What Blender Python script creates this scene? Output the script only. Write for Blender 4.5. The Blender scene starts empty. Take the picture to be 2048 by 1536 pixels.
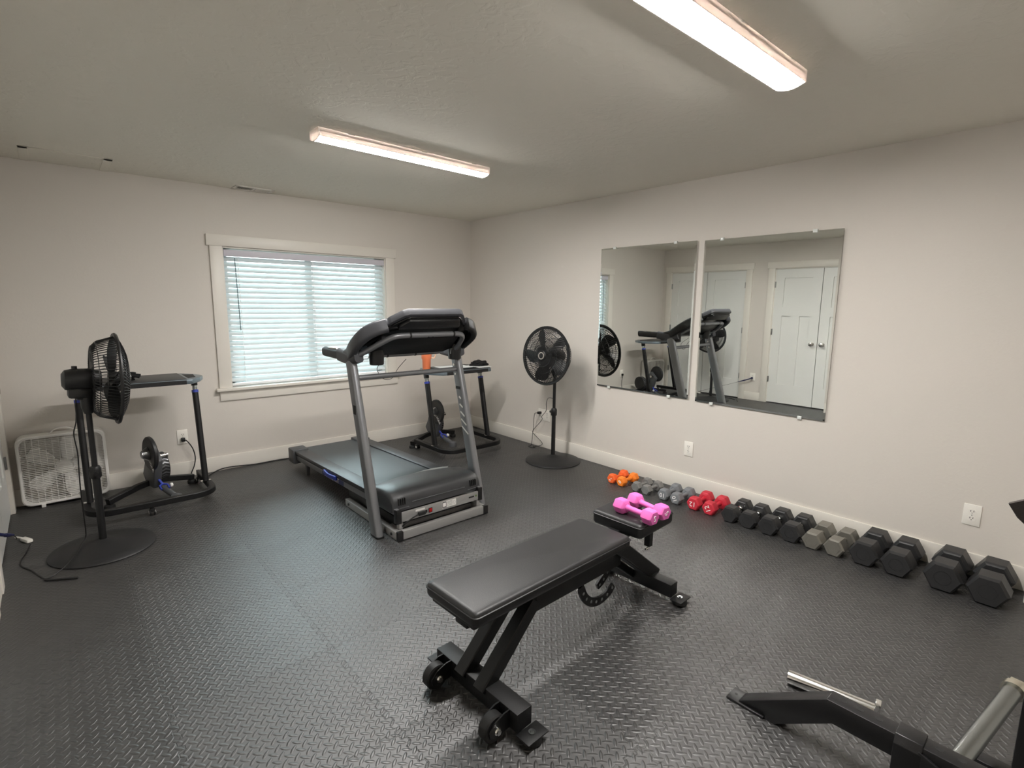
import bpy, bmesh, math, random
from mathutils import Vector as V, Matrix as M, Euler
random.seed(7)
S = bpy.context.scene
COL = S.collection
PI = math.pi

# ---------------------------------------------------------------- camera, world, exposure
CAM = V((-3.7929, -5.0674, 1.4938))
def cam_axes(p=.1529, y=.7230, r=.0106):
    fw = V((math.sin(y)*math.cos(p), math.cos(y)*math.cos(p), -math.sin(p)))
    rt = V((math.cos(y), -math.sin(y), 0)); up = rt.cross(fw)
    return rt*math.cos(r)+up*math.sin(r), up*math.cos(r)-rt*math.sin(r), fw
rt, up, fw = cam_axes()
cd = bpy.data.cameras.new('camera'); cam = bpy.data.objects.new('camera', cd); COL.objects.link(cam)
cd.sensor_fit = 'HORIZONTAL'; cd.sensor_width = 36; cd.lens = 36*1042.2/2048; cd.clip_start = .01
cam.matrix_world = M(((rt.x, up.x, -fw.x, CAM.x), (rt.y, up.y, -fw.y, CAM.y), (rt.z, up.z, -fw.z, CAM.z), (0, 0, 0, 1)))
S.camera = cam
S.view_settings.view_transform = 'Standard'; S.view_settings.look = 'None'
S.view_settings.gamma = 1; S.view_settings.use_curve_mapping = False
S.view_settings.exposure = 3.38
S.cycles.blur_glossy = 0
LAMP = 14.0         # radiance of the lit lamp lenses
SKY = 1.95           # radiance of the sky outside the window

W = bpy.data.worlds.new('world'); S.world = W; W.use_nodes = True
nt = W.node_tree; nt.nodes.clear()
out = nt.nodes.new('ShaderNodeOutputWorld'); bg = nt.nodes.new('ShaderNodeBackground')
tc = nt.nodes.new('ShaderNodeTexCoord'); sx = nt.nodes.new('ShaderNodeSeparateXYZ'); cr = nt.nodes.new('ShaderNodeValToRGB')
nt.links.new(tc.outputs['Generated'], sx.inputs[0]); nt.links.new(sx.outputs['Z'], cr.inputs[0])
cr.color_ramp.elements[0].position = .0; cr.color_ramp.elements[0].color = (.30, .36, .36, 1)
cr.color_ramp.elements[1].position = .25; cr.color_ramp.elements[1].color = (.80, .94, 1.0, 1)
nt.links.new(cr.outputs[0], bg.inputs[0]); bg.inputs[1].default_value = SKY
nt.links.new(bg.outputs[0], out.inputs[0])
# daylight sampling aid in the window opening (adds no light of its own)
pl = bpy.data.lights.new('daylight_portal', 'AREA'); pl.shape = 'RECTANGLE'; pl.size = 1.53; pl.size_y = 1.21
pl.cycles.is_portal = True
po = bpy.data.objects.new('daylight_portal', pl); COL.objects.link(po); po.location = (-1.875, .10, 1.34)
po.rotation_euler = (PI/2, 0, PI)

# ---------------------------------------------------------------- materials
def lin(h):
    h = h.lstrip('#'); o = []
    for i in (0, 2, 4):
        c = int(h[i:i+2], 16)/255; o.append(c/12.92 if c <= .04045 else ((c+.055)/1.055)**2.4)
    return (*o, 1)
def mat(name, col, rough=.5, metal=0, bump=0, scale=200, spec=.5, coat=0, var=0):
    m = bpy.data.materials.new(name); m.use_nodes = True; n = m.node_tree; b = n.nodes['Principled BSDF']
    c = lin(col) if isinstance(col, str) else (*col, 1)
    b.inputs['Base Color'].default_value = c; b.inputs['Roughness'].default_value = rough; b.inputs['Metallic'].default_value = metal
    b.inputs['Specular IOR Level'].default_value = spec; b.inputs['Coat Weight'].default_value = coat
    if bump or var:
        g = n.nodes.new('ShaderNodeTexCoord'); t = n.nodes.new('ShaderNodeTexNoise'); t.inputs['Scale'].default_value = scale
        t.inputs['Detail'].default_value = 3
        n.links.new(g.outputs['Object'], t.inputs['Vector'])
        if bump:
            u = n.nodes.new('ShaderNodeBump'); u.inputs['Strength'].default_value = bump; u.inputs['Distance'].default_value = .002
            n.links.new(t.outputs['Fac'], u.inputs['Height']); n.links.new(u.outputs[0], b.inputs['Normal'])
        if var:
            r = n.nodes.new('ShaderNodeMapRange'); r.inputs['To Min'].default_value = max(0, rough-var); r.inputs['To Max'].default_value = rough+var
            n.links.new(t.outputs['Fac'], r.inputs['Value']); n.links.new(r.outputs[0], b.inputs['Roughness'])
    return m
class NB:
    """small helper for math node graphs"""
    def __init__(s, m): s.t = m.node_tree
    def put(s, sock, v):
        if isinstance(v, (int, float)): sock.default_value = v
        else: s.t.links.new(v, sock)
    def f(s, op, a, b=0., c=None):
        n = s.t.nodes.new('ShaderNodeMath'); n.operation = op; s.put(n.inputs[0], a); s.put(n.inputs[1], b)
        if c is not None: s.put(n.inputs[2], c)
        return n.outputs[0]
    def sm(s, v, a, b):
        n = s.t.nodes.new('ShaderNodeMapRange'); n.interpolation_type = 'SMOOTHSTEP'
        s.put(n.inputs['Value'], v); n.inputs['From Min'].default_value = a; n.inputs['From Max'].default_value = b
        return n.outputs[0]
def floor_mat():
    m = mat('rubber_floor_tiles', '#3b3b3a', .5, spec=1.0)
    m.node_tree.nodes['Principled BSDF'].inputs['IOR'].default_value = 1.62; q = NB(m); t = m.node_tree; b = t.nodes['Principled BSDF']
    g = t.nodes.new('ShaderNodeNewGeometry'); s = t.nodes.new('ShaderNodeSeparateXYZ'); t.links.new(g.outputs['Position'], s.inputs[0])
    X, Y = s.outputs[0], s.outputs[1]
    P = .0385
    def one(ox, sg):
        fx = q.f('SUBTRACT', q.f('FRACT', q.f('ADD', q.f('DIVIDE', X, P), 200+ox)), .5)
        fy = q.f('SUBTRACT', q.f('FRACT', q.f('ADD', q.f('DIVIDE', Y, P), 200+ox)), .5)
        a = q.f('ADD', fx, q.f('MULTIPLY', fy, sg)); c = q.f('SUBTRACT', fx, q.f('MULTIPLY', fy, sg))
        e = q.f('ADD', q.f('POWER', q.f('ABSOLUTE', q.f('DIVIDE', a, .70)), 2.), q.f('POWER', q.f('ABSOLUTE', q.f('DIVIDE', c, .225)), 2.))
        return q.sm(q.f('SUBTRACT', 1., e), -.08, .85)
    def treads(): return q.f('MAXIMUM', one(0., -1.), one(.5, 1.))
    tr = treads()
    def seam(A, B, off, pitch):
        # interlocking finger joint along B at A = off + k*pitch
        ph = q.f('MULTIPLY', q.f('SUBTRACT', q.f('PINGPONG', q.f('ADD', B, 20.), .029), .0145), 1/.0145)
        z = q.f('MULTIPLY', q.f('MAXIMUM', -1., q.f('MINIMUM', 1., q.f('MULTIPLY', ph, 3.2))), .010)
        k = q.f('DIVIDE', q.f('SUBTRACT', q.f('ADD', A, z), off), pitch)
        d = q.f('MULTIPLY', q.f('ABSOLUTE', q.f('SUBTRACT', k, q.f('ROUND', k))), pitch)
        sl = q.f('SUBTRACT', 1., q.sm(q.f('ABSOLUTE', ph), .28, .36))       # steep side of a finger
        dd = q.f('DIVIDE', d, q.f('ADD', 1., q.f('MULTIPLY', sl, 1.3)))
        return q.f('SUBTRACT', 1., q.sm(dd, .0010, .0028)), q.f('FLOOR', k)
    s1, kx = seam(X, Y, -.645, .590); s2, ky = seam(Y, X, -1.220, .5935)
    se = q.f('MAXIMUM', s1, s2)
    n = t.nodes.new('ShaderNodeTexNoise'); n.inputs['Scale'].default_value = 9; n.inputs['Detail'].default_value = 6
    t.links.new(g.outputs['Position'], n.inputs['Vector'])
    fine = t.nodes.new('ShaderNodeTexNoise'); fine.inputs['Scale'].default_value = 900
    t.links.new(g.outputs['Position'], fine.inputs['Vector'])
    wn = t.nodes.new('ShaderNodeTexWhiteNoise'); wn.noise_dimensions = '2D'; cv = t.nodes.new('ShaderNodeCombineXYZ')
    t.links.new(kx, cv.inputs[0]); t.links.new(ky, cv.inputs[1]); t.links.new(cv.outputs[0], wn.inputs['Vector'])
    se = q.f('MULTIPLY', se, q.f('ADD', .25, q.f('MULTIPLY', .75, q.sm(n.outputs['Fac'], .38, .60))))
    h = q.f('ADD', q.f('SUBTRACT', q.f('MULTIPLY', tr, q.f('ADD', .42, q.f('MULTIPLY', wn.outputs['Value'], .60))), q.f('MULTIPLY', se, 1.0)), q.f('MULTIPLY', fine.outputs['Fac'], .05))
    bp = t.nodes.new('ShaderNodeBump'); bp.inputs['Strength'].default_value = 1; bp.inputs['Distance'].default_value = .0025
    t.links.new(h, bp.inputs['Height']); t.links.new(bp.outputs[0], b.inputs['Normal'])
    mx = t.nodes.new('ShaderNodeMix'); mx.data_type = 'RGBA'
    t.links.new(q.sm(n.outputs['Fac'], .3, .7), mx.inputs['Factor'])
    mx.inputs['A'].default_value = lin('#201f1f'); mx.inputs['B'].default_value = lin('#2a2928')
    hs = t.nodes.new('ShaderNodeMix'); hs.data_type = 'RGBA'; hs.inputs['B'].default_value = (.004, .004, .004, 1)
    vt = t.nodes.new('ShaderNodeVectorMath'); vt.operation = 'SCALE'; t.links.new(mx.outputs['Result'], vt.inputs[0])
    t.links.new(q.f('ADD', .78, q.f('MULTIPLY', wn.outputs['Value'], .44)), vt.inputs['Scale'])
    t.links.new(se, hs.inputs['Factor']); t.links.new(vt.outputs[0], hs.inputs['A'])
    t.links.new(hs.outputs['Result'], b.inputs['Base Color'])
    r = q.f('ADD', q.f('ADD', q.f('SUBTRACT', .40, q.f('MULTIPLY', tr, .06)), q.f('MULTIPLY', wn.outputs['Value'], .09)), q.f('MULTIPLY', n.outputs['Fac'], .12))
    t.links.new(r, b.inputs['Roughness'])
    return m
def plaster(name, col, sc, st, rough=.75):
    m = mat(name, col, rough, spec=.3); t = m.node_tree; b = t.nodes['Principled BSDF']
    g = t.nodes.new('ShaderNodeNewGeometry'); n = t.nodes.new('ShaderNodeTexNoise'); n.inputs['Scale'].default_value = sc; n.inputs['Detail'].default_value = 4
    n.inputs['Distortion'].default_value = .6
    t.links.new(g.outputs['Position'], n.inputs['Vector'])
    r = t.nodes.new('ShaderNodeMapRange'); r.interpolation_type = 'SMOOTHSTEP'; r.inputs['From Min'].default_value = .46; r.inputs['From Max'].default_value = .60
    t.links.new(n.outputs['Fac'], r.inputs['Value'])
    u = t.nodes.new('ShaderNodeBump'); u.inputs['Strength'].default_value = st; u.inputs['Distance'].default_value = .003
    t.links.new(r.outputs[0], u.inputs['Height']); t.links.new(u.outputs[0], b.inputs['Normal'])
    return m
def emit(name, col, s):
    m = bpy.data.materials.new(name); m.use_nodes = True; b = m.node_tree.nodes['Principled BSDF']
    b.inputs['Base Color'].default_value = (.8, .8, .8, 1); b.inputs['Emission Color'].default_value = (*col, 1); b.inputs['Emission Strength'].default_value = s
    return m
def glass_mat():
    m = bpy.data.materials.new('window_glass'); m.use_nodes = True; t = m.node_tree; t.nodes.remove(t.nodes['Principled BSDF'])
    o = t.nodes['Material Output']; a = t.nodes.new('ShaderNodeBsdfTransparent'); g = t.nodes.new('ShaderNodeBsdfGlossy'); x = t.nodes.new('ShaderNodeMixShader'); f = t.nodes.new('ShaderNodeFresnel')
    a.inputs[0].default_value = (.93, .97, .96, 1); g.inputs['Roughness'].default_value = .01
    t.links.new(f.outputs[0], x.inputs[0]); t.links.new(a.outputs[0], x.inputs[1]); t.links.new(g.outputs[0], x.inputs[2]); t.links.new(x.outputs[0], o.inputs[0])
    return m
def slat_mat():
    m = mat('blind_slat_vinyl', '#d3d8d9', .45); t = m.node_tree; b = t.nodes['Principled BSDF']; o = t.nodes['Material Output']
    a = t.nodes.new('ShaderNodeBsdfTranslucent'); a.inputs[0].default_value = (.86, .95, .97, 1); x = t.nodes.new('ShaderNodeMixShader'); x.inputs[0].default_value = .10
    t.links.new(b.outputs[0], x.inputs[1]); t.links.new(a.outputs[0], x.inputs[2]); t.links.new(x.outputs[0], o.inputs[0])
    return m
def glow_plastic():
    m = mat('lamp_body_plastic', '#efe6e0', .4); t = m.node_tree; b = t.nodes['Principled BSDF']; o = t.nodes['Material Output']
    a = t.nodes.new('ShaderNodeBsdfTranslucent'); a.inputs[0].default_value = (.90, .86, .83, 1); x = t.nodes.new('ShaderNodeMixShader'); x.inputs[0].default_value = .05
    t.links.new(b.outputs[0], x.inputs[1]); t.links.new(a.outputs[0], x.inputs[2]); t.links.new(x.outputs[0], o.inputs[0])
    return m
MT = dict(
    floor=floor_mat(), wall=plaster('wall_paint', '#d3cdc5', 55, .06, .6), ceil=plaster('ceiling_knockdown', '#e4e0d5', 19, .22, .8),
    trim=mat('white_trim_paint', '#ded9d0', .38), door=mat('white_door_paint', '#dcdcd8', .35),
    lamp=emit('lit_lamp_lens', (1, .97, .935), LAMP), lampb=glow_plastic(), glass=glass_mat(), slat=slat_mat(),
    vinyl=mat('white_vinyl', '#e9e9ea', .35), cord=mat('blind_cord', '#eef0f0', .8),
    mirror=mat('mirror_silver', (.86, .885, .865), .0, 1), mirr_edge=mat('mirror_edge_glass', '#9fb3aa', .12, .6),
    clip=mat('clear_clip_plastic', '#d8dcd8', .15, 0, spec=.8), plate=mat('white_cover_plate', '#ece8e0', .3), slot=mat('dark_slot', '#1c1c1c', .7),
    vinylb=mat('black_vinyl_upholstery', '#212122', .42, 0, .25, 450), powder=mat('black_powder_coat', '#0d0d0e', .42, 0, .35, 700, spec=.4),
    blackp=mat('black_plastic', '#131314', .38, 0, .15, 500), blackm=mat('black_matte_plastic', '#1b1b1c', .48, 0, .2, 500), rubber=mat('black_rubber', '#171717', .55, 0, .3, 350),
    gloss=mat('gloss_black', '#0c0c0d', .2), chrome=mat('chrome', (.82, .82, .80), .16, 1), zinc=mat('zinc_tube', (.36, .38, .38), .27, 1), rack=mat('black_rack_steel', '#18181a', .34, 0, .15, 500),
    silver=mat('silver_paint', '#86878a', .38, .55, .1, 500), silverl=mat('light_silver_frame', '#a9a8a6', .36, .5, .1, 500), dgrey=mat('dark_grey_plastic', '#4a4b4d', .45, 0, .2, 600),
    rim=mat('grey_console_rim', '#434448', .42, .1, .1, 500), hood=mat('charcoal_hood_plastic', '#37383a', .36, 0, .25, 900),
    belt=mat('treadmill_belt', '#3a4044', .38, 0, .3, 900), rail=mat('side_rail_plastic', '#3e4043', .4, .2, .2, 700),
    pink=mat('pink_neoprene', '#e56bb8', .55, 0, .15, 900), orange=mat('orange_neoprene', '#f58220', .55, 0, .15, 900), redor=mat('red_orange_neoprene', '#ee6426', .55, 0, .15, 900),
    greyn=mat('grey_neoprene', '#75777a', .6, 0, .15, 900), red=mat('red_neoprene', '#c22638', .55, 0, .15, 900),
    iron=mat('grey_cast_iron', '#8a8987', .38, .45, .5, 220), irong=mat('silver_grey_iron', '#86837b', .33, .6, .4, 180), hexr=mat('black_hex_rubber', '#262627', .42, 0, .2, 160),
    white=mat('white_print', '#f0ecea', .5), wplast=mat('white_fan_plastic', '#e6e3de', .38), label=mat('sticker_paper', '#e4e2de', .5),
    blue=mat('blue_plastic', '#2f3f9e', .35), navy=mat('navy_decal', '#24305e', .4), switch=mat('red_rocker', '#a01818', .25), green=mat('green_dot', '#5e7a40', .5),
    hinge=mat('hinge_steel', (.36, .36, .35), .35, 1), knob=mat('satin_nickel', (.62, .60, .57), .22, 1), cable=mat('black_cable', '#141414', .5), ncable=mat('navy_cable', '#1c2048', .45),
    mug=mat('orange_cup_enamel', '#e88055', .35), mugw=mat('pale_cup_handle', '#ecc4a4', .4), paper=mat('white_paper', '#dfe3e2', .6), folder=mat('dark_folder', '#20262a', .4), cloth=mat('black_knit', '#0e0e0f', .9, 0, .6, 300),
    deskg=mat('desk_grey_edge', '#6c777e', .3, .4), deskb=mat('desk_black_top', '#2c2d2f', .45, 0, .2, 600), flyw=mat('flywheel_steel', '#6d6e70', .32, .7), hook=mat('brown_black_liner', '#2b2523', .5, 0, .3, 300),
    cas=mat('cassette_steel', (.45, .45, .45), .35, 1), ventd=mat('vent_dark', '#26241f', .8), nick=mat('tab_nickel', (.75, .72, .62), .25, 1))

# ---------------------------------------------------------------- mesh builder
class MB:
    def __init__(s): s.b = bmesh.new(); s.mats = []
    def mi(s, m):
        if m is None: return 0
        if m not in s.mats: s.mats.append(m)
        return s.mats.index(m)
    def take(s, t, mtx=None, m=None):
        i = s.mi(m)
        if mtx is not None: bmesh.ops.transform(t, matrix=mtx, verts=t.verts)
        me = bpy.data.meshes.new('t')
        for f in t.faces: f.material_index = i
        t.to_mesh(me); t.free(); s.b.from_mesh(me); bpy.data.meshes.remove(me); return s
    def box(s, c, d, rot=(0, 0, 0), bev=0, seg=2, m=None):
        t = bmesh.new(); bmesh.ops.create_cube(t, size=1)
        bmesh.ops.scale(t, vec=d, verts=t.verts)
        if bev: bmesh.ops.bevel(t, geom=t.edges[:], offset=min(bev, min(d)*.49), segments=seg, affect='EDGES', profile=.5)
        return s.take(t, M.Translation(c) @ Euler(rot).to_matrix().to_4x4(), m)
    def bx(s, x0, x1, y0, y1, z0, z1, bev=0, seg=2, m=None):
        return s.box(((x0+x1)/2, (y0+y1)/2, (z0+z1)/2), (abs(x1-x0), abs(y1-y0), abs(z1-z0)), bev=bev, seg=seg, m=m)
    def loft(s, rings, cap=True, closed=False, m=None):
        t = bmesh.new(); R = [[t.verts.new(p) for p in r] for r in rings]; n = len(R[0])
        pairs = list(zip(R, R[1:])) + ([(R[-1], R[0])] if closed else [])
        for a, b in pairs:
            for i in range(n):
                try: t.faces.new((a[i], a[(i+1) % n], b[(i+1) % n], b[i]))
                except ValueError: pass
        if cap and not closed: t.faces.new(R[0][::-1]); t.faces.new(R[-1])
        bmesh.ops.recalc_face_normals(t, faces=t.faces); return s.take(t, None, m)
    def prism(s, pts, vec, bev=0, seg=2, m=None):
        t = bmesh.new(); a = [t.verts.new(p) for p in pts]; f = t.faces.new(a)
        r = bmesh.ops.extrude_face_region(t, geom=[f]); bmesh.ops.translate(t, vec=V(vec), verts=[v for v in r['geom'] if isinstance(v, bmesh.types.BMVert)])
        bmesh.ops.recalc_face_normals(t, faces=t.faces)
        if bev: bmesh.ops.bevel(t, geom=t.edges[:], offset=bev, segments=seg, affect='EDGES', profile=.5)
        return s.take(t, None, m)
    def lathe(s, prof, n=32, mtx=None, m=None, cap=True):
        """prof: (radius, height) about local z"""
        t = bmesh.new(); rings = []
        for r, z in prof:
            rings.append([t.verts.new((max(r, 1e-5)*math.cos(2*PI*i/n), max(r, 1e-5)*math.sin(2*PI*i/n), z)) for i in range(n)])
        for a, b in zip(rings, rings[1:]):
            for i in range(n): t.faces.new((a[i], a[(i+1) % n], b[(i+1) % n], b[i]))
        if cap: t.faces.new(rings[0][::-1]); t.faces.new(rings[-1])
        bmesh.ops.recalc_face_normals(t, faces=t.faces); return s.take(t, mtx, m)
    def cyl(s, p, q, r, r2=None, n=20, m=None):
        p, q = V(p), V(q); d = q-p
        return s.lathe([(r, 0), (r if r2 is None else r2, d.length)], n, M.Translation(p) @ d.to_track_quat('Z', 'Y').to_matrix().to_4x4(), m)
    def tube(s, pts, r, n=8, closed=False, m=None, prof=None, up=None):
        """sweep a circle (radius r) or a closed 2D profile along pts"""
        P = [V(p) for p in pts]; k = len(P); rings = []; nrm = None
        for i in range(k):
            a = P[(i-1) % k] if (closed or i) else P[i]; b = P[(i+1) % k] if (closed or i < k-1) else P[i]
            t = (b-a).normalized()
            if up is not None:
                sd = t.cross(V(up)).normalized(); u2 = sd.cross(t)
            else:
                if nrm is None: nrm = t.orthogonal().normalized()
                nrm = (nrm - t*nrm.dot(t)).normalized(); u2 = nrm; sd = t.cross(nrm)
            mit = 1.
            if prof is not None and i and i < k-1:
                ca = (P[i]-a).normalized().dot(t); mit = 1/max(.5, ca)
            pr = prof or [(r*math.cos(2*PI*j/n), r*math.sin(2*PI*j/n)) for j in range(n)]
            rings.append([P[i]+sd*(x*mit)+u2*y for x, y in pr])
        return s.loft(rings, True, closed, m)
    def rect(s, pts, w, h, up=(0, 0, 1), bev=0, m=None):
        c = bev or .0005; w2, h2 = w/2, h/2
        pr = [(-w2+c, -h2), (w2-c, -h2), (w2, -h2+c), (w2, h2-c), (w2-c, h2), (-w2+c, h2), (-w2, h2-c), (-w2, -h2+c)]
        return s.tube(pts, 0, prof=pr, up=up, m=m)
    def text(s, body, size, mtx, m=None, depth=.0006):
        cu = bpy.data.curves.new('txt', 'FONT'); cu.body = body; cu.size = size; cu.extrude = depth; cu.align_x = 'CENTER'; cu.align_y = 'CENTER'; cu.resolution_u = 3
        o = bpy.data.objects.new('txt', cu); COL.objects.link(o)
        dg = bpy.context.evaluated_depsgraph_get(); me = bpy.data.meshes.new_from_object(o.evaluated_get(dg))
        t = bmesh.new(); t.from_mesh(me); bpy.data.objects.remove(o); bpy.data.curves.remove(cu); bpy.data.meshes.remove(me)
        return s.take(t, mtx, m)
    def build(s, name, m=None, parent=None, world=False, angle=38, smooth=True):
        me = bpy.data.meshes.new(name)
        if world and parent is not None:
            mw = M(); p = parent
            while p is not None: mw = p.matrix_basis @ mw; p = p.parent
            bmesh.ops.transform(s.b, matrix=mw.inverted(), verts=s.b.verts)
        s.b.to_mesh(me); s.b.free()
        for x in (s.mats or [m]): me.materials.append(x)
        if smooth:
            for p in me.polygons: p.use_smooth = True
            me.set_sharp_from_angle(angle=math.radians(angle))
        o = bpy.data.objects.new(name, me); COL.objects.link(o); o.parent = parent
        return o
def recenter(o, loc):
    o.data.transform(M.Translation(-V(loc))); o.location = loc
    return o
def thing(name, label, cat, loc=(0, 0, 0), rz=0, group=None):
    o = bpy.data.objects.new(name, None); COL.objects.link(o); o.empty_display_size = .05
    o.location = loc; o.rotation_euler = (0, 0, rz); o['label'] = label; o['category'] = cat
    if group: o['group'] = group
    return o
def tag(o, label, cat, group=None):
    o['label'] = label; o['category'] = cat
    if group: o['group'] = group
    return o
def struct(o): o['kind'] = 'structure'; return o
def dup(r, loc, rz, label, group=None):
    n = r.copy(); COL.objects.link(n); n.location = loc; n.rotation_euler = (0, 0, rz); n['label'] = label
    if group: n['group'] = group
    for c in list(r.children):
        k = c.copy(); COL.objects.link(k); k.parent = n
        for d in list(c.children):
            e = d.copy(); COL.objects.link(e); e.parent = k
    return n
def spline(pts, k=6):
    P = [V(p) for p in pts]; o = []
    for i in range(len(P)-1):
        a = P[max(i-1, 0)]; b = P[i]; c = P[i+1]; d = P[min(i+2, len(P)-1)]
        for j in range(k):
            t = j/k; o.append(.5*((2*b)+(c-a)*t+(2*a-5*b+4*c-d)*t*t+(3*b-a-3*c+d)*t**3))
    return o+[P[-1]]
def rrect(w, h, r, n=6):
    o = []
    for cx, cy, a in ((w/2-r, h/2-r, 0), (-w/2+r, h/2-r, 90), (-w/2+r, -h/2+r, 180), (w/2-r, -h/2+r, 270)):
        for i in range(n+1):
            t = math.radians(a+90*i/n); o.append((cx+r*math.cos(t), cy+r*math.sin(t)))
    return o

# ================================================================ ROOM
H = 2.44; XL = -4.12; YF = -6.1
WX0, WX1, WZ0, WZ1 = -2.640, -1.112, .735, 1.948
struct(MB().bx(XL-.12, .12, YF-.12, .15, -.06, 0).build('floor', MT['floor'], smooth=False))
struct(MB().bx(XL-.12, .12, YF-.12, .15, H, H+.06).build('ceiling', MT['ceil'], smooth=False))
b = MB().bx(XL-.12, WX0, 0, .15, 0, H).bx(WX1, .12, 0, .15, 0, H).bx(WX0, WX1, 0, .15, 0, WZ0-.02).bx(WX0, WX1, 0, .15, WZ1+.01, H)
struct(b.build('wall_back', MT['wall'], smooth=False))
struct(MB().bx(0, .12, YF, 0, 0, H).build('wall_right', MT['wall'], smooth=False))
struct(MB().bx(XL, 0, YF-.12, YF, 0, H).build('wall_front', MT['wall'], smooth=False))
D1 = (-1.42, -.165); D2 = (-3.085, -1.835); DH = 2.045
b = MB().bx(XL-.12, XL, D1[1], 0, 0, H).bx(XL-.12, XL, D2[1], D1[0], 0, H).bx(XL-.12, XL, YF, D2[0], 0, H)
b.bx(XL-.12, XL, D1[0], D1[1], DH, H).bx(XL-.12, XL, D2[0], D2[1], DH, H)
b.bx(XL-.13, XL-.10, D1[0], D1[1], 0, DH).bx(XL-.13, XL-.10, D2[0], D2[1], 0, DH)
struct(b.build('wall_left', MT['wall'], smooth=False))
# baseboards
def base(name, x0, x1, y0, y1):
    return struct(MB().bx(x0, x1, y0, y1, 0, .1295, bev=.003).build(name, MT['trim']))
base('baseboard_back', XL, 0, -.014, 0)
base('baseboard_right', -.014, 0, YF, -.014)
base('baseboard_front', XL, 0, YF, YF+.014)
b = MB().bx(XL, XL+.014, -1.745, -1.51, 0, .1295, bev=.003).bx(XL, XL+.014, YF, -3.175, 0, .1295, bev=.003)
struct(b.build('baseboard_left', MT['trim']))
# door casings on the left wall
for k, (y0, y1) in enumerate((D1, D2)):
    b = MB().bx(XL-.01, XL+.02, y0-.09, y0, 0, DH+.005, bev=.002).bx(XL-.01, XL+.02, y1, y1+.09, 0, DH+.005, bev=.002)
    b.bx(XL-.01, XL+.026, y0-.11, min(y1+.11, -.02), DH+.005, DH+.10, bev=.002)
    b.bx(XL-.10, XL, y0-.001, y0+.008, 0, DH).bx(XL-.10, XL, y1-.008, y1+.001, 0, DH).bx(XL-.10, XL, y0, y1, DH-.008, DH)
    struct(b.build('trim_%d' % (k+1), MT['trim']))
# door leaves: three-panel doors in two pairs
def leaf(name, y0, y1, hinge_hi, knob_y):
    x1 = XL-.004; x0 = x1-.035; z0, z1 = .014, DH-.011; b = MB()
    b.bx(x0, x0+.020, y0+.01, y1-.01, z0+.01, z1-.01)                                   # panel board
    st = .122; w = y1-y0
    cols = [(y0, y0+st), (y1-st, y1)]
    for a, c in cols: b.bx(x0, x1, a, c, z0, z1)
    for za, zb in ((z0, z0+.29), (1.345, 1.475), (1.905, z1)): b.bx(x0, x1, y0+st, y1-st, za, zb)
    b.bx(x0, x1, (y0+y1)/2-.055, (y0+y1)/2+.055, z0+.29, 1.345)
    o = struct(b.build(name, MT['door']))
    hy = y1+.004 if hinge_hi else y0-.004
    for z in (.37, 1.10, 1.81):
        MB().cyl((XL+.004, hy, z-.045), (XL+.004, hy, z+.045), .0065, n=10).bx(XL-.004, XL+.0005, hy-.016, hy+.016, z-.045, z+.045).build('hinge', MT['hinge'], o)
    rx = M.Translation((x1, knob_y, .945)) @ M.Rotation(PI/2, 4, 'Y')
    MB().lathe([(.030, 0), (.030, .006), (.012, .010), (.011, .030), (.022, .036), (.029, .048), (.027, .060), (.015, .067), (0, .068)], 24, rx).build('knob', MT['knob'], o)
leaf('door_1', -.788, -.172, True, -.735)
leaf('door_2', -1.412, -.797, False, -.850)
leaf('door_3', -2.457, -1.842, True, -2.393)
leaf('door_4', -3.077, -2.465, False, -2.525)

# ---- window
b = MB()
b.bx(WX0-.097, WX0, -.020, 0, WZ0, WZ1+.004, bev=.002).bx(WX1, WX1+.097, -.020, 0, WZ0, WZ1+.004, bev=.002)
b.bx(WX0-.118, WX1+.118, -.026, 0, WZ1+.004, 2.045, bev=.002)                         # head
b.bx(WX0-.125, WX1+.135, -.052, 0, WZ0-.026, WZ0, bev=.003).bx(WX0, WX1, -.01, .15, WZ0-.026, WZ0)   # stool
b.bx(WX0-.097, WX1+.112, -.018, 0, .622, WZ0-.026, bev=.002)                           # apron
b.bx(WX0-.001, WX0+.010, 0, .15, WZ0, WZ1).bx(WX1-.010, WX1+.001, 0, .15, WZ0, WZ1).bx(WX0, WX1, 0, .15, WZ1-.008, WZ1+.012)
struct(b.build('trim_3', MT['trim']))
b = MB(); f0, f1 = .105, .145
for x0, x1, z0, z1 in ((WX0+.008, WX0+.06, WZ0, WZ1), (WX1-.06, WX1-.008, WZ0, WZ1), (WX0, WX1, WZ0, WZ0+.05), (WX0, WX1, WZ1-.055, WZ1)): b.bx(x0, x1, f0, f1, z0, z1, bev=.003)
b.bx(-1.905, -1.845, f0-.008, f1, WZ0, WZ1, bev=.003)
win = struct(b.build('window_1', MT['vinyl']))
MB().bx(WX0+.05, WX1-.05, .125, .129, WZ0+.04, WZ1-.045).build('window_pane', MT['glass'], win, smooth=False)
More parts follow.
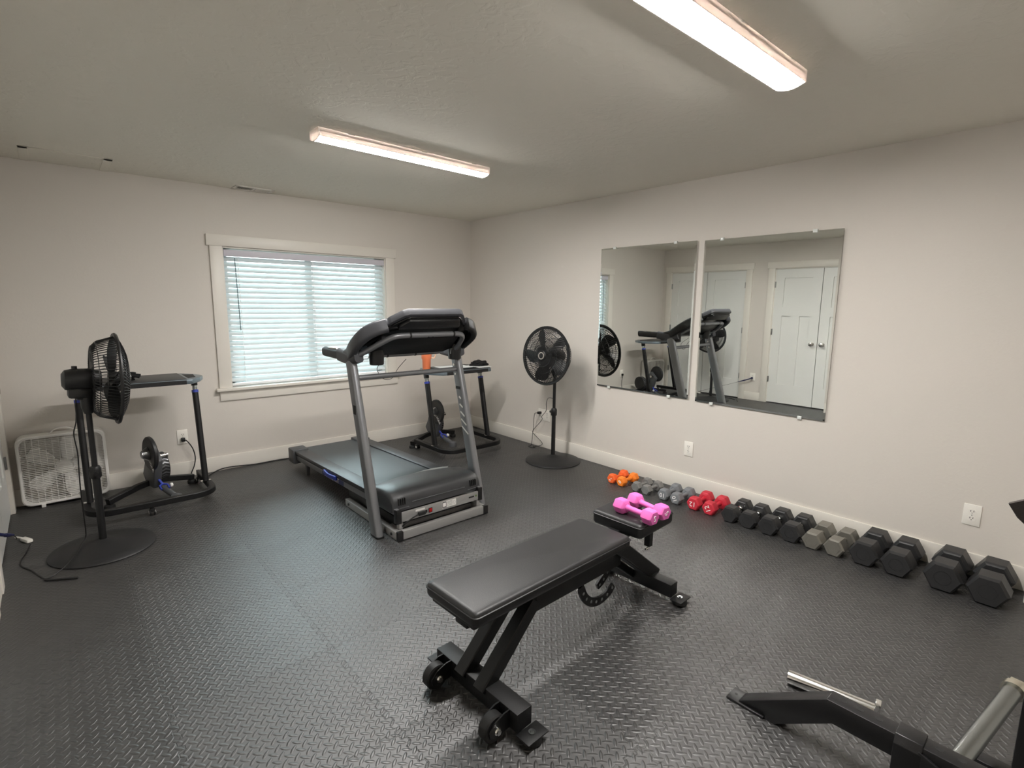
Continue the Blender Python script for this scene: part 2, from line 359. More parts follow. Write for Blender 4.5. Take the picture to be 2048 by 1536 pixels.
# ---- blind
bl = thing('window_blind', 'white two inch slatted blind hung inside the window frame', 'blind', (-1.876, .03, WZ1))
x0, x1 = WX0+.016, WX1-.016
MB().bx(x0-.004, x1+.004, -.002, .012, 1.872, 1.927, bev=.003).build('valance', mat('valance_vinyl', '#c9c6cf', .5), bl, True)
MB().bx(x0, x1,   .012, .062, 1.885, 1.922).build('head_rail', MT['vinyl'], bl, True)
b = MB(); zs = []
n_sl = 24; ztop = 1.852; pitch = (ztop-.800)/(n_sl-1)
for i in range(n_sl):
    z = ztop-pitch*i; zs.append(z); c = V((0, .040, z)); a = math.radians(51 - 1.5*math.sin(i*1.7)); rings = []
    for xx in (x0, x1):
        top = []; bot = []
        for j in range(7):
            u = -.0255+.051*j/6; crown = .0035*(1-(u/.0255)**2)
            # u<0: room side edge, which hangs lower
            for lst, off in ((top, crown+.0012), (bot, crown-.0012)):
                yy = u*math.cos(a)-off*math.sin(a); zz = u*math.sin(a)+off*math.cos(a)
                lst.append(V((xx, .040+yy, z+zz)))
        rings.append(top+bot[::-1])
    b.loft(rings)
b.build('slats', MT['slat'], bl, True)
MB().bx(x0, x1, .022, .058, .742, .764, bev=.003).build('bottom_rail', MT['vinyl'], bl, True)
for xx in (WX0+.125, -1.862, WX1-.115):
    b = MB()
    for yy in (.013, .067): b.cyl((xx, yy, .75), (xx, yy, 1.88), .0018, n=6)
    for z in zs: b.box((xx, .013, z-.012), (.012, .0022, .010))
    b.build('ladder_cord', MT['cord'], bl, True)
MB().cyl((WX0+.108, .002, 1.235), (WX0+.098, .008, 1.86), .0042, n=8).build('tilt_wand', mat('wand_clear', '#75858a', .25), bl, True)

# ---- ceiling lamps
def lamp(cx, cy, rz, label):
    t = thing('ceiling_light', label, 'light', (cx, cy, H), rz, 'strip lights on the ceiling')
    L = 1.21; w = .120; h = .046
    MB().bx(-L/2, L/2, -w/2, w/2, -.02, -.0005).bx(-L/2, L/2, -w/2, -w/2+.004, -h, -.01, bev=.001, seg=1).bx(-L/2, L/2, w/2-.004, w/2, -h, -.01, bev=.001, seg=1).build('housing', MT['lampb'], t)
    for s in (-1, 1):
        pr = [(-w/2-.001, -.0005), (w/2+.001, -.0005), (w/2+.001, -h)]+[(w/2*u, -h-.015*(1-u*u)) for u in [1-2*i/10 for i in range(1, 10)]]+[(-w/2-.001, -h)]
        x = s*L/2
        MB().prism([(x, y, z) for y, z in pr], (s*.008, 0, 0), bev=.0015, seg=1).build('end_cap', MT['lampb'], t)
    rings = []
    for x in (-L/2+.0005, L/2-.0005):
        o = [(x, (w/2-.005)*u, -h+.001-.013*(1-u*u)) for u in [1-2*i/14 for i in range(15)]]
        rings.append(o)
    MB().loft(rings).build('diffuser', MT['lamp'], t)
    for x in (-.42, .07, .47): MB().bx(x-.02, x+.02, -w/2-.006, -w/2+.002, -.006, -.0005, bev=.001, seg=1).build('mounting_tab', MT['chrome'], t)
    return t
lamp(-1.985, -2.015, math.radians(1.2), 'lit white strip light on the ceiling in front of the window')
lamp(-2.015, -4.075, math.radians(-.6), 'lit white strip light on the ceiling nearest the camera, cut by the top edge')
# ---- hatch and register in the ceiling
t = thing('ceiling_hatch', 'white ceiling access hatch with thin trim in the left corner by the window wall', 'hatch', (-3.63, -.22, H))
MB().bx(-3.80, -3.42, -.39, -.02, H-.003, H-.0005).build('panel', MT['ceil'], t, True)
b = MB()
for c in ((-3.85, -3.80, -.44, -.002), (-3.42, -3.37, -.44, -.002), (-3.85, -3.37, -.44, -.395)): b.bx(*c, H-.005, H-.0005, bev=.002, seg=1)
b.build('hatch_trim', MT['ceil'], t, True)
t = thing('ceiling_vent', 'white air register with dark louvres on the ceiling above the window', 'vent', (-2.385, -.10, H))
b = MB(); b.bx(-2.54, -2.235, -.185, -.155, H-.008, H-.0005, bev=.002, seg=1).bx(-2.54, -2.235, -.055, -.025, H-.008, H-.0005, bev=.002, seg=1)
b.bx(-2.54, -2.515, -.185, -.025, H-.008, H-.0005).bx(-2.26, -2.235, -.185, -.025, H-.008, H-.0005).bx(-2.395, -2.38, -.16, -.05, H-.008, H-.0005)
b.build('frame', MT['plate'], t, True)
MB().bx(-2.52, -2.25, -.16, -.05, H-.0025, H-.0005).build('backing', MT['ventd'], t, True)
b = MB()
for i in range(20):
    x = -2.508+i*.0128
    if abs(x+2.3875) > .009: b.box((x, -.105, H-.006), (.002, .1, .008), rot=(0, .7 if x < -2.39 else -.7, 0))
b.build('louvres', MT['plate'], t, True)

# ---- outlets
def outlet(label, loc, face, gang=1, group='wall outlets'):
    """face: rotation about z; local +y points out of the wall"""
    t = thing('wall_outlet', label, 'outlet', loc, face, group)
    w = .078 if gang == 1 else .170
    MB().bx(-w/2, w/2, 0, .0065, -.0605, .0605, bev=.003).build('cover_plate', MT['plate'], t)
    xs = [0] if gang == 1 else [-.046, .046]
    for i, x in enumerate(xs):
        for z in (.0195, -.0195):
            b = MB(); b.prism([(x+p[0], .0062, z+p[1]) for p in rrect(.034, .029, .012, 4)], (0, .0016, 0), m=MT['plate'])
            for dx in (-.0065, .0065): b.bx(x+dx-.0013, x+dx+.0013, .0076, .0084, z-.001, z+.008, m=MT['slot'])
            b.cyl((x, .0076, z-.0075), (x, .0084, z-.0075), .0024, n=8, m=MT['slot']); b.build('receptacle', MT['plate'], t)
        MB().cyl((x, .006, 0), (x, .0085, 0), .003, n=8).build('screw', MT['chrome'], t)
    return t
outlet('white outlet on the right wall above the largest black dumbbells', (0, -4.693, .347), PI/2)
outlet('white outlet on the wall just under the mirrors', (0, -2.945, .345), PI/2)
outlet('wide double outlet plate on the wall behind the far pedestal fan', (0, -1.287, .346), PI/2, 2)
outlet('white outlet on the window wall beside the left desk leg', (-3.043, 0, .348), PI)
outlet('white outlet between the two closet doors on the left wall', (XL, -1.62, .375), -PI/2)

# ---- mirrors
def mirror(label, y0, y1, z0, z1, tabs):
    t = thing('wall_mirror', label, 'mirror', (-.009, (y0+y1)/2, z0), 0, 'frameless mirrors on the right wall')
    t.rotation_euler = (0, -.0030, 0)
    w = y1-y0; h = z1-z0; bv = .012
    b = MB()
    n = 40; zz = [0, bv*.999]+[bv+(h-2*bv)*k/n for k in range(n+1)]+[h-bv*.999, h]
    def bow(z): return -.0026*(1-(2*z/h-1)**2)
    fr = []
    for z in zz:
        k = bow(z); inn = bv*.99 < z < h-bv*.99; e = -.0048 if inn else -.003
        fr.append([(k, -w/2, z), (k-.003, -w/2, z), (k+e, -w/2+bv, z), (k+e, w/2-bv, z), (k-.003, w/2, z), (k, w/2, z)])
    b.loft(fr)
    b.build('mirror_glass', MT['mirror'], t, angle=1.5)
    b = MB().bx(.0008, .0055, -w/2+.01, w/2-.01, .01, h-.01).build('backing', MT['blackm'], t)
    for yy, top in tabs:
        z = h if top else 0; s = 1 if top else -1
        MB().bx(-.009, .004, yy-.014, yy+.014, z-.012, z+.010, bev=.002).cyl((-.0095, yy, z+s*.004), (-.008, yy, z+s*.004), .004, n=8).build('clip', MT['clip'], t)
    return t
mirror('left frameless mirror on the right wall, nearer the window corner', -2.9155, -1.983, .750, 1.987, [(.32, 1), (-.28, 1), (.33, 0), (-.29, 0)])
mirror('right frameless mirror on the right wall, nearer the camera', -3.909, -2.978, .746, 1.982, [(.33, 1), (-.30, 1), (.33, 0), (-.31, 0)])

# white box edge at the right border
t = thing('storage_box', 'white box standing on the floor at the right frame edge by the baseboard', 'box', (-.11, -5.11, 0))
MB().bx(-.175, -.03, -5.26, -4.952, .002, .34, bev=.004).build('body', MT['plate'], t, True)
MB().bx(-.18, -.025, -5.265, -4.950, .34, .37, bev=.004).build('lid', MT['plate'], t, True)

# ================================================================ TREADMILL
TX = -1.918
tm = thing('treadmill', 'silver and black treadmill facing away from the window in the middle of the room', 'treadmill', (TX, -1.3, 0))
def ty(z): return -2.118+.300*z/1.11           # upright centre line
for s in (-1, 1):
    x = TX+s*.418; rings = []
    for z in (0.002, .03, .3, .6, .9, 1.115):
        k = .052-.006*z/1.1
        rings.append([(x+px, ty(z)+py, z) for px, py in rrect(.052, 2*k, .022, 5)])
    u = MB().loft(rings).build('upright', MT['silver'], tm, True)
    MB().loft([[(x+px, ty(0)+py, z) for px, py in rrect(.056, .110, .022, 5)] for z in (0.0, .012)]).build('foot_cap', MT['blackp'], u, True)
    for z in (1.035, .965): MB().cyl((x-.027*s*1, ty(z), z), (x-.034*s, ty(z), z), .009, n=10).build('bolt', MT['chrome'], u, True)
    if s > 0:                    # decal on the inner face
        MB().bx(x-.0268, x-.0262, ty(.87)-.03, ty(.87)+.03, .852, .874).build('print_band', MT['slot'], u, True)
        for i, z in enumerate((.79, .73, .67, .61, .55)):
            wv = .014+.008*i
            MB().box((x-.0266, ty(z)-.002, z), (.0008, wv*2, .012), rot=(math.radians(30), 0, 0)).build('stripe_decal', MT['label'], u, True)
    else:
        MB().bx(x-.0266, x-.0258, ty(.8)-.02, ty(.8)+.02, .77, .83).build('badge', MT['slot'], u, True)
MB().cyl((TX-.40, ty(1.0), 1.0), (TX+.40, ty(1.0), 1.0), .018).build('crossbar', MT['silver'], tm, True)
# base frame on the floor
b = MB()
for s in (-1, 1):
    x = TX+s*.342; b.bx(x-.018, x+.018, -2.262, -1.50, .004, .056, bev=.003)
b.bx(TX-.345, TX+.345, -2.283, -2.247, .006, .062, bev=.003).bx(TX-.36, TX+.36, -2.13, -2.10, .008, .05, bev=.003)
b.build('base_frame', MT['silverl'], tm, True)
for s in (-1, 1):
    MB().bx(TX+s*.342-.020, TX+s*.342+.020, -2.287, -2.262, .003, .064, bev=.003).build('end_cap', MT['blackp'], tm, True)
    for yb in (-2.20, -1.56): MB().cyl((TX+s*.359, yb, .03), (TX+s*.366, yb, .03), .009, n=10).build('frame_bolt', MT['blackp'], tm, True)
    MB().bx(TX+s*.31-.012, TX+s*.31+.012, -2.235, -2.20, .055, .10).build('lift_bracket', MT['silverl'], tm, True)
MB().bx(TX-.31, TX+.31, -2.16, -1.45, .055, .112, bev=.006).build('motor_pan', MT['blackm'], tm, True)
# deck
sl = .030
def dz(y): return .178+sl*(-y-.43)            # top of the side rails
def slope_box(xa, xb, ya, yb, za, zb, m=None, bev=0):
    """box whose top/bottom follow the deck slope; za, zb are offsets from the rail top"""
    b = MB(); b.prism([(xa, ya, dz(ya)+za), (xa, yb, dz(yb)+za), (xa, yb, dz(yb)+zb), (xa, ya, dz(ya)+zb)], (xb-xa, 0, 0), bev=bev); return b
slope_box(TX-.238, TX+.238, -.325, -1.95, -.030, -.008).build('walking_belt', MT['belt'], tm, True)
MB().cyl((TX-.238, -.335, dz(-.335)-.035), (TX+.238, -.335, dz(-.335)-.035), .026).build('rear_roller', MT['belt'], tm, True)
slope_box(TX-.33, TX+.33, -.42, -1.95, -.075, -.032).build('deck_board', MT['blackm'], tm, True)
for s in (-1, 1):
    a, c = (TX-.352, TX-.243) if s < 0 else (TX+.243, TX+.352)
    slope_box(a, c, -.43, -1.93, -.026, 0, bev=.004).build('side_rail', MT['rail'], tm, True)
    a, c = (TX-.342, TX-.318) if s < 0 else (TX+.318, TX+.342)
    slope_box(a, c, -.44, -2.235, -.082, -.040, bev=.003).build('side_frame', MT['silver'], tm, True)
    slope_box(a+.002, c-.002, -.44, -1.93, -.042, -.020).build('rail_underside', MT['blackm'], tm, True)
    b = MB(); b.bx(TX+s*.298-.068, TX+s*.298+.068, -.435, -.30, .060, .186, bev=.008); b.build('rear_cap', MT['dgrey'], tm, True)
    MB().box((TX+s*.312, -.62, .058), (.03, .035, .116), bev=.004).build('rear_foot', MT['dgrey'], tm, True)
# side decal with lettering and the blue latch (left side)
y0 = -1.20
b = MB(); b.prism([(TX-.3426, y0+.17, dz(y0+.17)-.080), (TX-.3426, y0-.24, dz(y0-.24)-.080), (TX-.3426, y0-.24, dz(y0-.24)-.043), (TX-.3426, y0+.17, dz(y0+.17)-.043)], (.0008, 0, 0))
dec = b.build('side_decal', MT['navy'], tm, True, smooth=False)
R_left = M(((0, 0, -1, TX-.3436), (-1, 0, 0, y0-.02), (sl, 1, 0, dz(y0-.02)-.062), (0, 0, 0, 1)))
MB().text('XTERRA FIT', .052, R_left, depth=.0004).build('lettering', MT['white'], dec, True, smooth=False)
b = MB(); b.tube(spline([(TX-.352, y0+.10, dz(y0+.1)-.034), (TX-.358, y0+.07, dz(y0)-.036), (TX-.360, y0, dz(y0)-.044), (TX-.358, y0-.10, dz(y0-.1)-.040), (TX-.352, y0-.13, dz(y0-.13)-.040)], 5), 0, prof=rrect(.016, .034, .006, 3), up=(0, 0, 1))
b.build('blue_latch', MT['blue'], tm, True)
# front frame panel
MB().bx(TX-.312, TX+.312, -2.240, -2.222, .104, .166, bev=.002).build('front_frame', MT['silverl'], tm, True)
for s in (-1, 1): MB().bx(TX+s*.325-.018, TX+s*.325+.018, -2.244, -2.20, .096, .190, bev=.004).build('frame_end_cap', MT['blackp'], tm, True)
fp = -2.2404
b = MB(); b.bx(TX-.205, TX-.135, fp-.0006, fp, .148, .161, m=MT['label']); b.build('rating_sticker', MT['label'], tm, True)
b = MB(); b.bx(TX+.0, TX+.115, fp-.0008, fp, .118, .162, m=MT['label']).bx(TX+.002, TX+.034, fp-.0014, fp-.0007, .120, .160, m=MT['slot']).bx(TX+.006, TX+.030, fp-.0018, fp-.0013, .126, .154, m=MT['white'])
for z in (.128, .137, .146, .154): b.bx(TX+.040, TX+.084, fp-.0011, fp-.0007, z, z+.002, m=MT['dgrey'])
b.tube([(TX+.100+.008*math.cos(a*PI/6), fp-.001, .140+.011*math.sin(a*PI/6)) for a in range(12)], .0006, 4, True, m=MT['slot']); b.build('warning_label', MT['label'], tm, True)
b = MB().bx(TX-.108, TX-.078, fp-.003, fp, .116, .148, bev=.002, m=MT['slot']).bx(TX-.104, TX-.082, fp-.006, fp-.002, .120, .144, bev=.002, m=MT['switch']); b.build('power_switch', MT['switch'], tm, True)
MB().bx(TX-.132, TX-.117, fp-.002, fp, .121, .141).build('breaker', MT['slot'], tm, True)
b = MB().bx(TX+.225, TX+.27, fp-.001, fp, .133, .144, m=MT['slot']).cyl((TX+.288, fp, .139), (TX+.288, fp-.001, .139), .007, n=12, m=MT['green']); b.build('model_plate', MT['slot'], tm, True)
pc = MB().box((TX-.165, -2.252, .132), (.055, .024, .024), bev=.007).tube(spline([(TX-.19, -2.253, .131), (TX-.24, -2.262, .124), (TX-.285, -2.262, .105), (TX-.30, -2.235, .075), (TX-.29, -2.19, .07), (TX-.27, -2.12, .066)], 6), .0045, 8).build('power_plug', MT['cable'], tm, True)
# motor hood
prof = [(-1.845, .205), (-1.85, .236), (-1.90, .262), (-1.98, .281), (-2.07, .289), (-2.13, .287), (-2.175, .275), (-2.195, .252), (-2.203, .22), (-2.212, .168), (-2.19, .160), (-1.86, .160)]
rings = []
for x, k, dy in ((-.352, .62, .03), (-.349, .86, .012), (-.335, .97, .003), (-.25, 1, -.015), (-.1, 1, -.05), (.1, 1, -.05), (.25, 1, -.015), (.335, .97, .003), (.349, .86, .012), (.352, .62, .03)):
    rings.append([(TX+x, max(y, -2.215)-(dy if y > -1.95 else -(.5-.5*k)*.05), .160+(z-.160)*k) for y, z in prof])
MB().loft(rings).build('motor_hood', MT['hood'], tm, True, angle=50)
b = MB()
for s in (-1, 1):
    for i in range(4): b.bx(TX+s*(.262+.015*i)-.0028, TX+s*(.262+.015*i)+.0028, -2.214, -2.19, .205, .248, bev=.001, seg=1)
b.build('vent_slot', MT['slot'], tm, True)
MB().bx(TX-.21, TX+.215, -2.2105, -2.195, .207, .2115, bev=.001, seg=1).build('hood_ridge', MT['dgrey'], tm, True)
for s in (-1, 1): MB().bx(TX+s*.29-.055, TX+s*.29+.055, -2.2165, -2.19, .183, .188, bev=.002, seg=1).build('hood_lip', MT['dgrey'], tm, True)
MB().tube(spline([(TX-.10, -1.80, .226), (TX+.05, -1.797, .229), (TX+.18, -1.80, .235), (TX+.26, -1.83, .243), (TX+.30, -1.87, .250)], 5), 0, prof=rrect(.045, .012, .005, 3), up=(0, 0, 1)).build('hood_rear_trim', MT['silverl'], tm, True)
# console: a tilted slab
vd = V((0, -.829, .559)); nd = V((0, -.559, -.829)); O = V((TX, -1.80, 1.168))
def P(x, v, n): return O+V((x, 0, 0))+vd*v+nd*n
half = [(.195, .476), (.225, .460), (.285, .385), (.292, .365), (.345, .340), (.385, .300), (.420, .230), (.430, .150), (.425, .06), (.405, .02), (.330, .012), (.300, .012)]
outl = half+[(-x, v) for x, v in half[::-1]]
cv = .22
MB().prism([P(x, v, -.030) for x, v in outl], nd*.046, bev=.006).build('console_shell', MT['rim'], tm, True)
ins = [(x*.94, cv+(v-cv)*.91) for x, v in outl]
MB().prism([P(x, v, .014) for x, v in ins], nd*.014, bev=.005).build('console_underside', MT['gloss'], tm, True)
MB().prism([P(x*.86, v, .024) for x, v in [(.22, .445), (.27, .375), (.27, .345), (-.27, .345), (-.27, .375), (-.22, .445)]], nd*.024, bev=.008).prism([P(x, v, .024) for x, v in [(.30, .24), (.33, .07), (.28, .020), (-.28, .020), (-.33, .07), (-.30, .24)]], nd*.030, bev=.012).build('underside_cover', MT['blackp'], tm, True)
MB().prism([P(x*.90, cv+(v-cv)*.86, -.028) for x, v in outl], nd*-.008, bev=.003).build('console_face', MT['blackp'], tm, True)
MB().prism([P(x, v, -.035) for x, v in ((.14, .42), (.14, .27), (-.14, .27), (-.14, .42))], nd*-.004).build('display', MT['gloss'], tm, True)
tp = spline([P(-.405, .04, .055), P(-.36, .12, .062), P(-.285, .25, .066), P(-.235, .295, .066), P(-.16, .305, .066), P(0, .305, .066), P(.19, .305, .066), P(.27, .295, .066), P(.315, .25, .066), P(.345, .15, .063), P(.365, .05, .058), P(.385, .01, .052)], 5)
ft = MB().tube(tp, .0185, 12).build('console_tube', MT['silver'], tm, True)
for x in (-.135, .205): MB().tube([P(x-.006, .305, .066), P(x+.006, .305, .066)], .0205, 14).build('tube_clip', MT['blackp'], ft, True)
for x in (.0, .035): MB().cyl(P(x, .305, .078), P(x, .305, .087), .006, n=10).build('tube_screw', MT['blackp'], ft, True)
lt_ = MB().tube([P(-.27, .0, .040), P(0, .0, .042), P(.26, .0, .040)], .013, 10).build('lower_tube', MT['silver'], tm, True)
for x in (-.16, .06): MB().tube([P(x-.005, .0, .0412), P(x+.005, .0, .0412)], .015, 12).build('tube_clip', MT['blackp'], lt_, True)
for x in (TX-.280, TX+.375):
    MB().lathe([(.043, 0), (.047, .004), (.052, .115), (.046, .115), (.043, .02), (0, .02)], 28, M.Translation((x+.02*(1 if x<TX else 0), -1.865, 1.080))).build('cup_holder', MT['blackp'], tm, True)
for s in (-1, 1):
    pts = [(.415, -1.74, 1.135), (.420, -1.81, 1.156), (.430, -1.865, 1.188), (.436, -1.925, 1.225), (.432, -1.995, 1.268), (.408, -2.045, 1.305), (.360, -2.085, 1.335), (.305, -2.105, 1.352)]
    MB().tube(spline([(TX+s*x, y, z) for x, y, z in pts], 5), 0, prof=rrect(.048, .090, .018, 4), up=(0, .35, .94)).build('console_arm', MT['rim'] if s < 0 else MT['blackp'], tm, True)
for s in (-1, 1):
    x = TX+s*.412
    b = MB(); b.tube(spline([(x-s*.01, -1.90, 1.150), (x, -1.82, 1.130), (x, -1.74, 1.132), (x, -1.648, 1.140)], 5), 0, prof=rrect(.064, .088, .024, 5), up=(0, 0, 1)); b.build('handrail_joint', MT['rim'], tm, True)
    b = MB(); b.tube(spline([(x, -1.655, 1.140), (x, -1.55, 1.141), (x, -1.43, 1.143), (x, -1.398, 1.143), (x, -1.388, 1.142)], 5), 0, prof=rrect(.056, .070, .026, 5), up=(0, 0, 1)); b.build('hand_grip', MT['blackm'], tm, True)
    MB().bx(x-.018, x+.018, -1.60, -1.46, 1.172, 1.182, bev=.004).build('pulse_plate', MT['chrome'], tm, True)
    MB().tube([(x-s*.045, -1.875, 1.125), (x-s*.085, -1.88, 1.125), (x-s*.09, -1.895, 1.162), (x-s*.05, -1.89, 1.165)], .004, 6, True).build('hook_loop', MT['silverl'], tm, True)
MB().tube(spline([P(-.19, -.03, .06), (TX-.175, -1.70, 1.03), (TX-.14, -1.69, .97), (TX-.10, -1.69, .945), (TX-.05, -1.69, .955), (TX-.01, -1.70, 1.02), P(.0, -.04, .06)], 8), .0022, 6).build('safety_cord', MT['cable'], tm, True)

# ================================================================ WEIGHT BENCH (local x along the bench)
bn = thing('weight_bench', 'black adjustable weight bench lying flat in the foreground', 'bench', (-2.30, -3.612, 0), math.radians(1.7))
def pad(name, x0, x1, w, z0, z1, r, parent, tilt=0, taper=0):
    rings = []
    for z, k in ((z0, .012), (z0+.004, .004), (z0+.014, 0), (z1-.016, 0), (z1-.006, .004), (z1-.0015, .011), (z1, .020)):
        rings.append([((x0+x1)/2+px, py, z+tilt*(px)) for px, py in rrect(x1-x0-2*k, w-2*k, r, 6)])
    o = MB().loft(rings).build(name, MT['vinylb'], parent, angle=60)
    MB().tube([((x0+x1)/2+px, py, z1-.018+tilt*px) for px, py in rrect(x1-x0+.002, w+.002, r, 6)], .0035, 6, True).build('piping', MT['vinylb'], o)
    return o
pad('back_pad', -.515, .405, .302, .395, .452, .022, bn)
sp = pad('seat_pad', .485, .785, .290, .402, .474, .024, bn, .02)
MB().bx(-.50, .39, -.125, .125, .376, .396, bev=.004).build('back_board', MT['blackm'], bn)
MB().bx(-.46, .40, -.035, .035, .318, .378, bev=.004).bx(-.10, .49, -.040, .040, .238, .320, bev=.004).bx(.38, .50, -.038, .038, .30, .385, bev=.004).bx(-.47, -.40, -.09, .09, .35, .378, bev=.003).build('main_beam', MT['powder'], bn)
for yy in (.040, -.075): MB().rect([(-.425, yy, .075), (-.16, yy, .335)], .055, .055, up=(0, 1, 0), bev=.004).build('front_strut', MT['powder'], bn)
MB().rect([(.45, -.03, .350), (.80, -.03, .080)], .070, .066, up=(0, 1, 0), bev=.004).build('rear_strut', MT['powder'], bn)
MB().rect([(.42, .055, .30), (.60, .055, .17), (.745, .055, .06)], .04, .04, up=(0, 1, 0), bev=.004).build('rear_brace', MT['powder'], bn)
fb = MB().bx(-.428, -.356, -.272, .205, .030, .102, bev=.004).build('front_crossbar', MT['powder'], bn)
rb = MB().bx(.725, .79, -.185, .20, .030, .100, bev=.004).build('rear_crossbar', MT['powder'], bn)
def foot(x, y, s, sx, parent):
    f = MB(); f.bx(x-.05, x+.05, y-.034, y+.030, .026, .032, bev=.002).build('foot_plate', MT['powder'], parent)
    MB().lathe([(.034, .001), (.037, .006), (.034, .025), (.020, .026)], 20, M.Translation((x, y, 0))).build('rubber_foot', MT['rubber'], parent)
    MB().cyl((x, y, .032), (x, y, .036), .013, n=14).cyl((x, y, .036), (x, y, .041), .007, n=6).build('foot_bolt', MT['zinc'], parent)
foot(-.385, -.302, -1, 1, fb); foot(-.385, .235, 1, 1, fb); foot(.765, -.215, -1, 1, rb); foot(.765, .228, 1, 1, rb)
for yy in (.135, -.205):
    br = MB()
    for d in (-.026, .026):
        yb = yy+d
        br.prism([(-.425, yb-.003, .032), (-.425, yb-.003, .100), (-.45, yb-.003, .100), (-.495, yb-.003, .085), (-.52, yb-.003, .06), (-.515, yb-.003, .035), (-.49, yb-.003, .028)], (0, .006, 0), bev=.001, seg=1)
    w = br.build('wheel_bracket', MT['powder'], bn)
    MB().lathe([(.012, -.020), (.044, -.021), (.049, -.016), (.049, .016), (.044, .021), (.012, .020)], 28, M.Translation((-.484, yy, .0505)) @ M.Rotation(PI/2, 4, 'X')).build('wheel', MT['rubber'], w)
    MB().cyl((-.484, yy-.040, .0505), (-.484, yy-.029, .0505), .010, n=6).cyl((-.484, yy-.030, .0505), (-.484, yy+.034, .0505), .006, n=10).cyl((-.484, yy-.031, .0505), (-.484, yy-.029, .0505), .014, n=16).build('axle_bolt', MT['chrome'], w)
def arc_plate(name, pts, w, y, holes):
    b = MB(); L, R_ = [], []
    for i, p in enumerate(pts):
        a = V(pts[max(i-1, 0)]); c = V(pts[min(i+1, len(pts)-1)]); t = (c-a).normalized(); n = V((-t.y, t.x)); k = w/2*(1 if 0 < i < len(pts)-1 else .75)
        L.append((p[0]+n.x*k, y, p[1]+n.y*k)); R_.append((p[0]-n.x*k, y, p[1]-n.y*k))
    for i in range(len(pts)-1): b.prism([L[i], L[i+1], R_[i+1], R_[i]], (0, .010, 0))
    o = b.build(name, MT['powder'], bn, smooth=False)
    for x, z in holes: MB().cyl((x, y-.0006, z), (x, y+.0106, z), .0075, n=12).build('adjustment_hole', MT['zinc'], o)
def arc(cx, cz, r, a0, a1, n=14): return [(cx+r*math.cos(math.radians(a0+(a1-a0)*i/n)), cz+r*math.sin(math.radians(a0+(a1-a0)*i/n))) for i in range(n+1)]
arc_plate('ladder_plate', arc(.345, .258, .150, 190, 312), .042, -.036, arc(.345, .258, .148, 206, 306, 6))
arc_plate('ladder_plate', arc(.32, .335, .205, 324, 292)[::-1] if False else [(.395, .130), (.425, .146), (.455, .167), (.485, .195), (.505, .222), (.518, .245)], .046, .022, [(.41, .137), (.44, .155), (.47, .18), (.498, .212)])
MB().bx(.40, .75, -.03, .03, .355, .412, bev=.004).build('seat_bracket', MT['powder'], bn)
MB().rect([(.705, -.055, .405), (.705, -.055, .275)], .032, .032, up=(1, 0, 0), bev=.002).build('seat_post', MT['powder'], bn)
MB().cyl((.705, -.055, .276), (.705, -.055, .250), .007, n=10).cyl((.715, -.055, .262), (.68, -.055, .262), .005, n=8).build('pull_pin', MT['chrome'], bn)

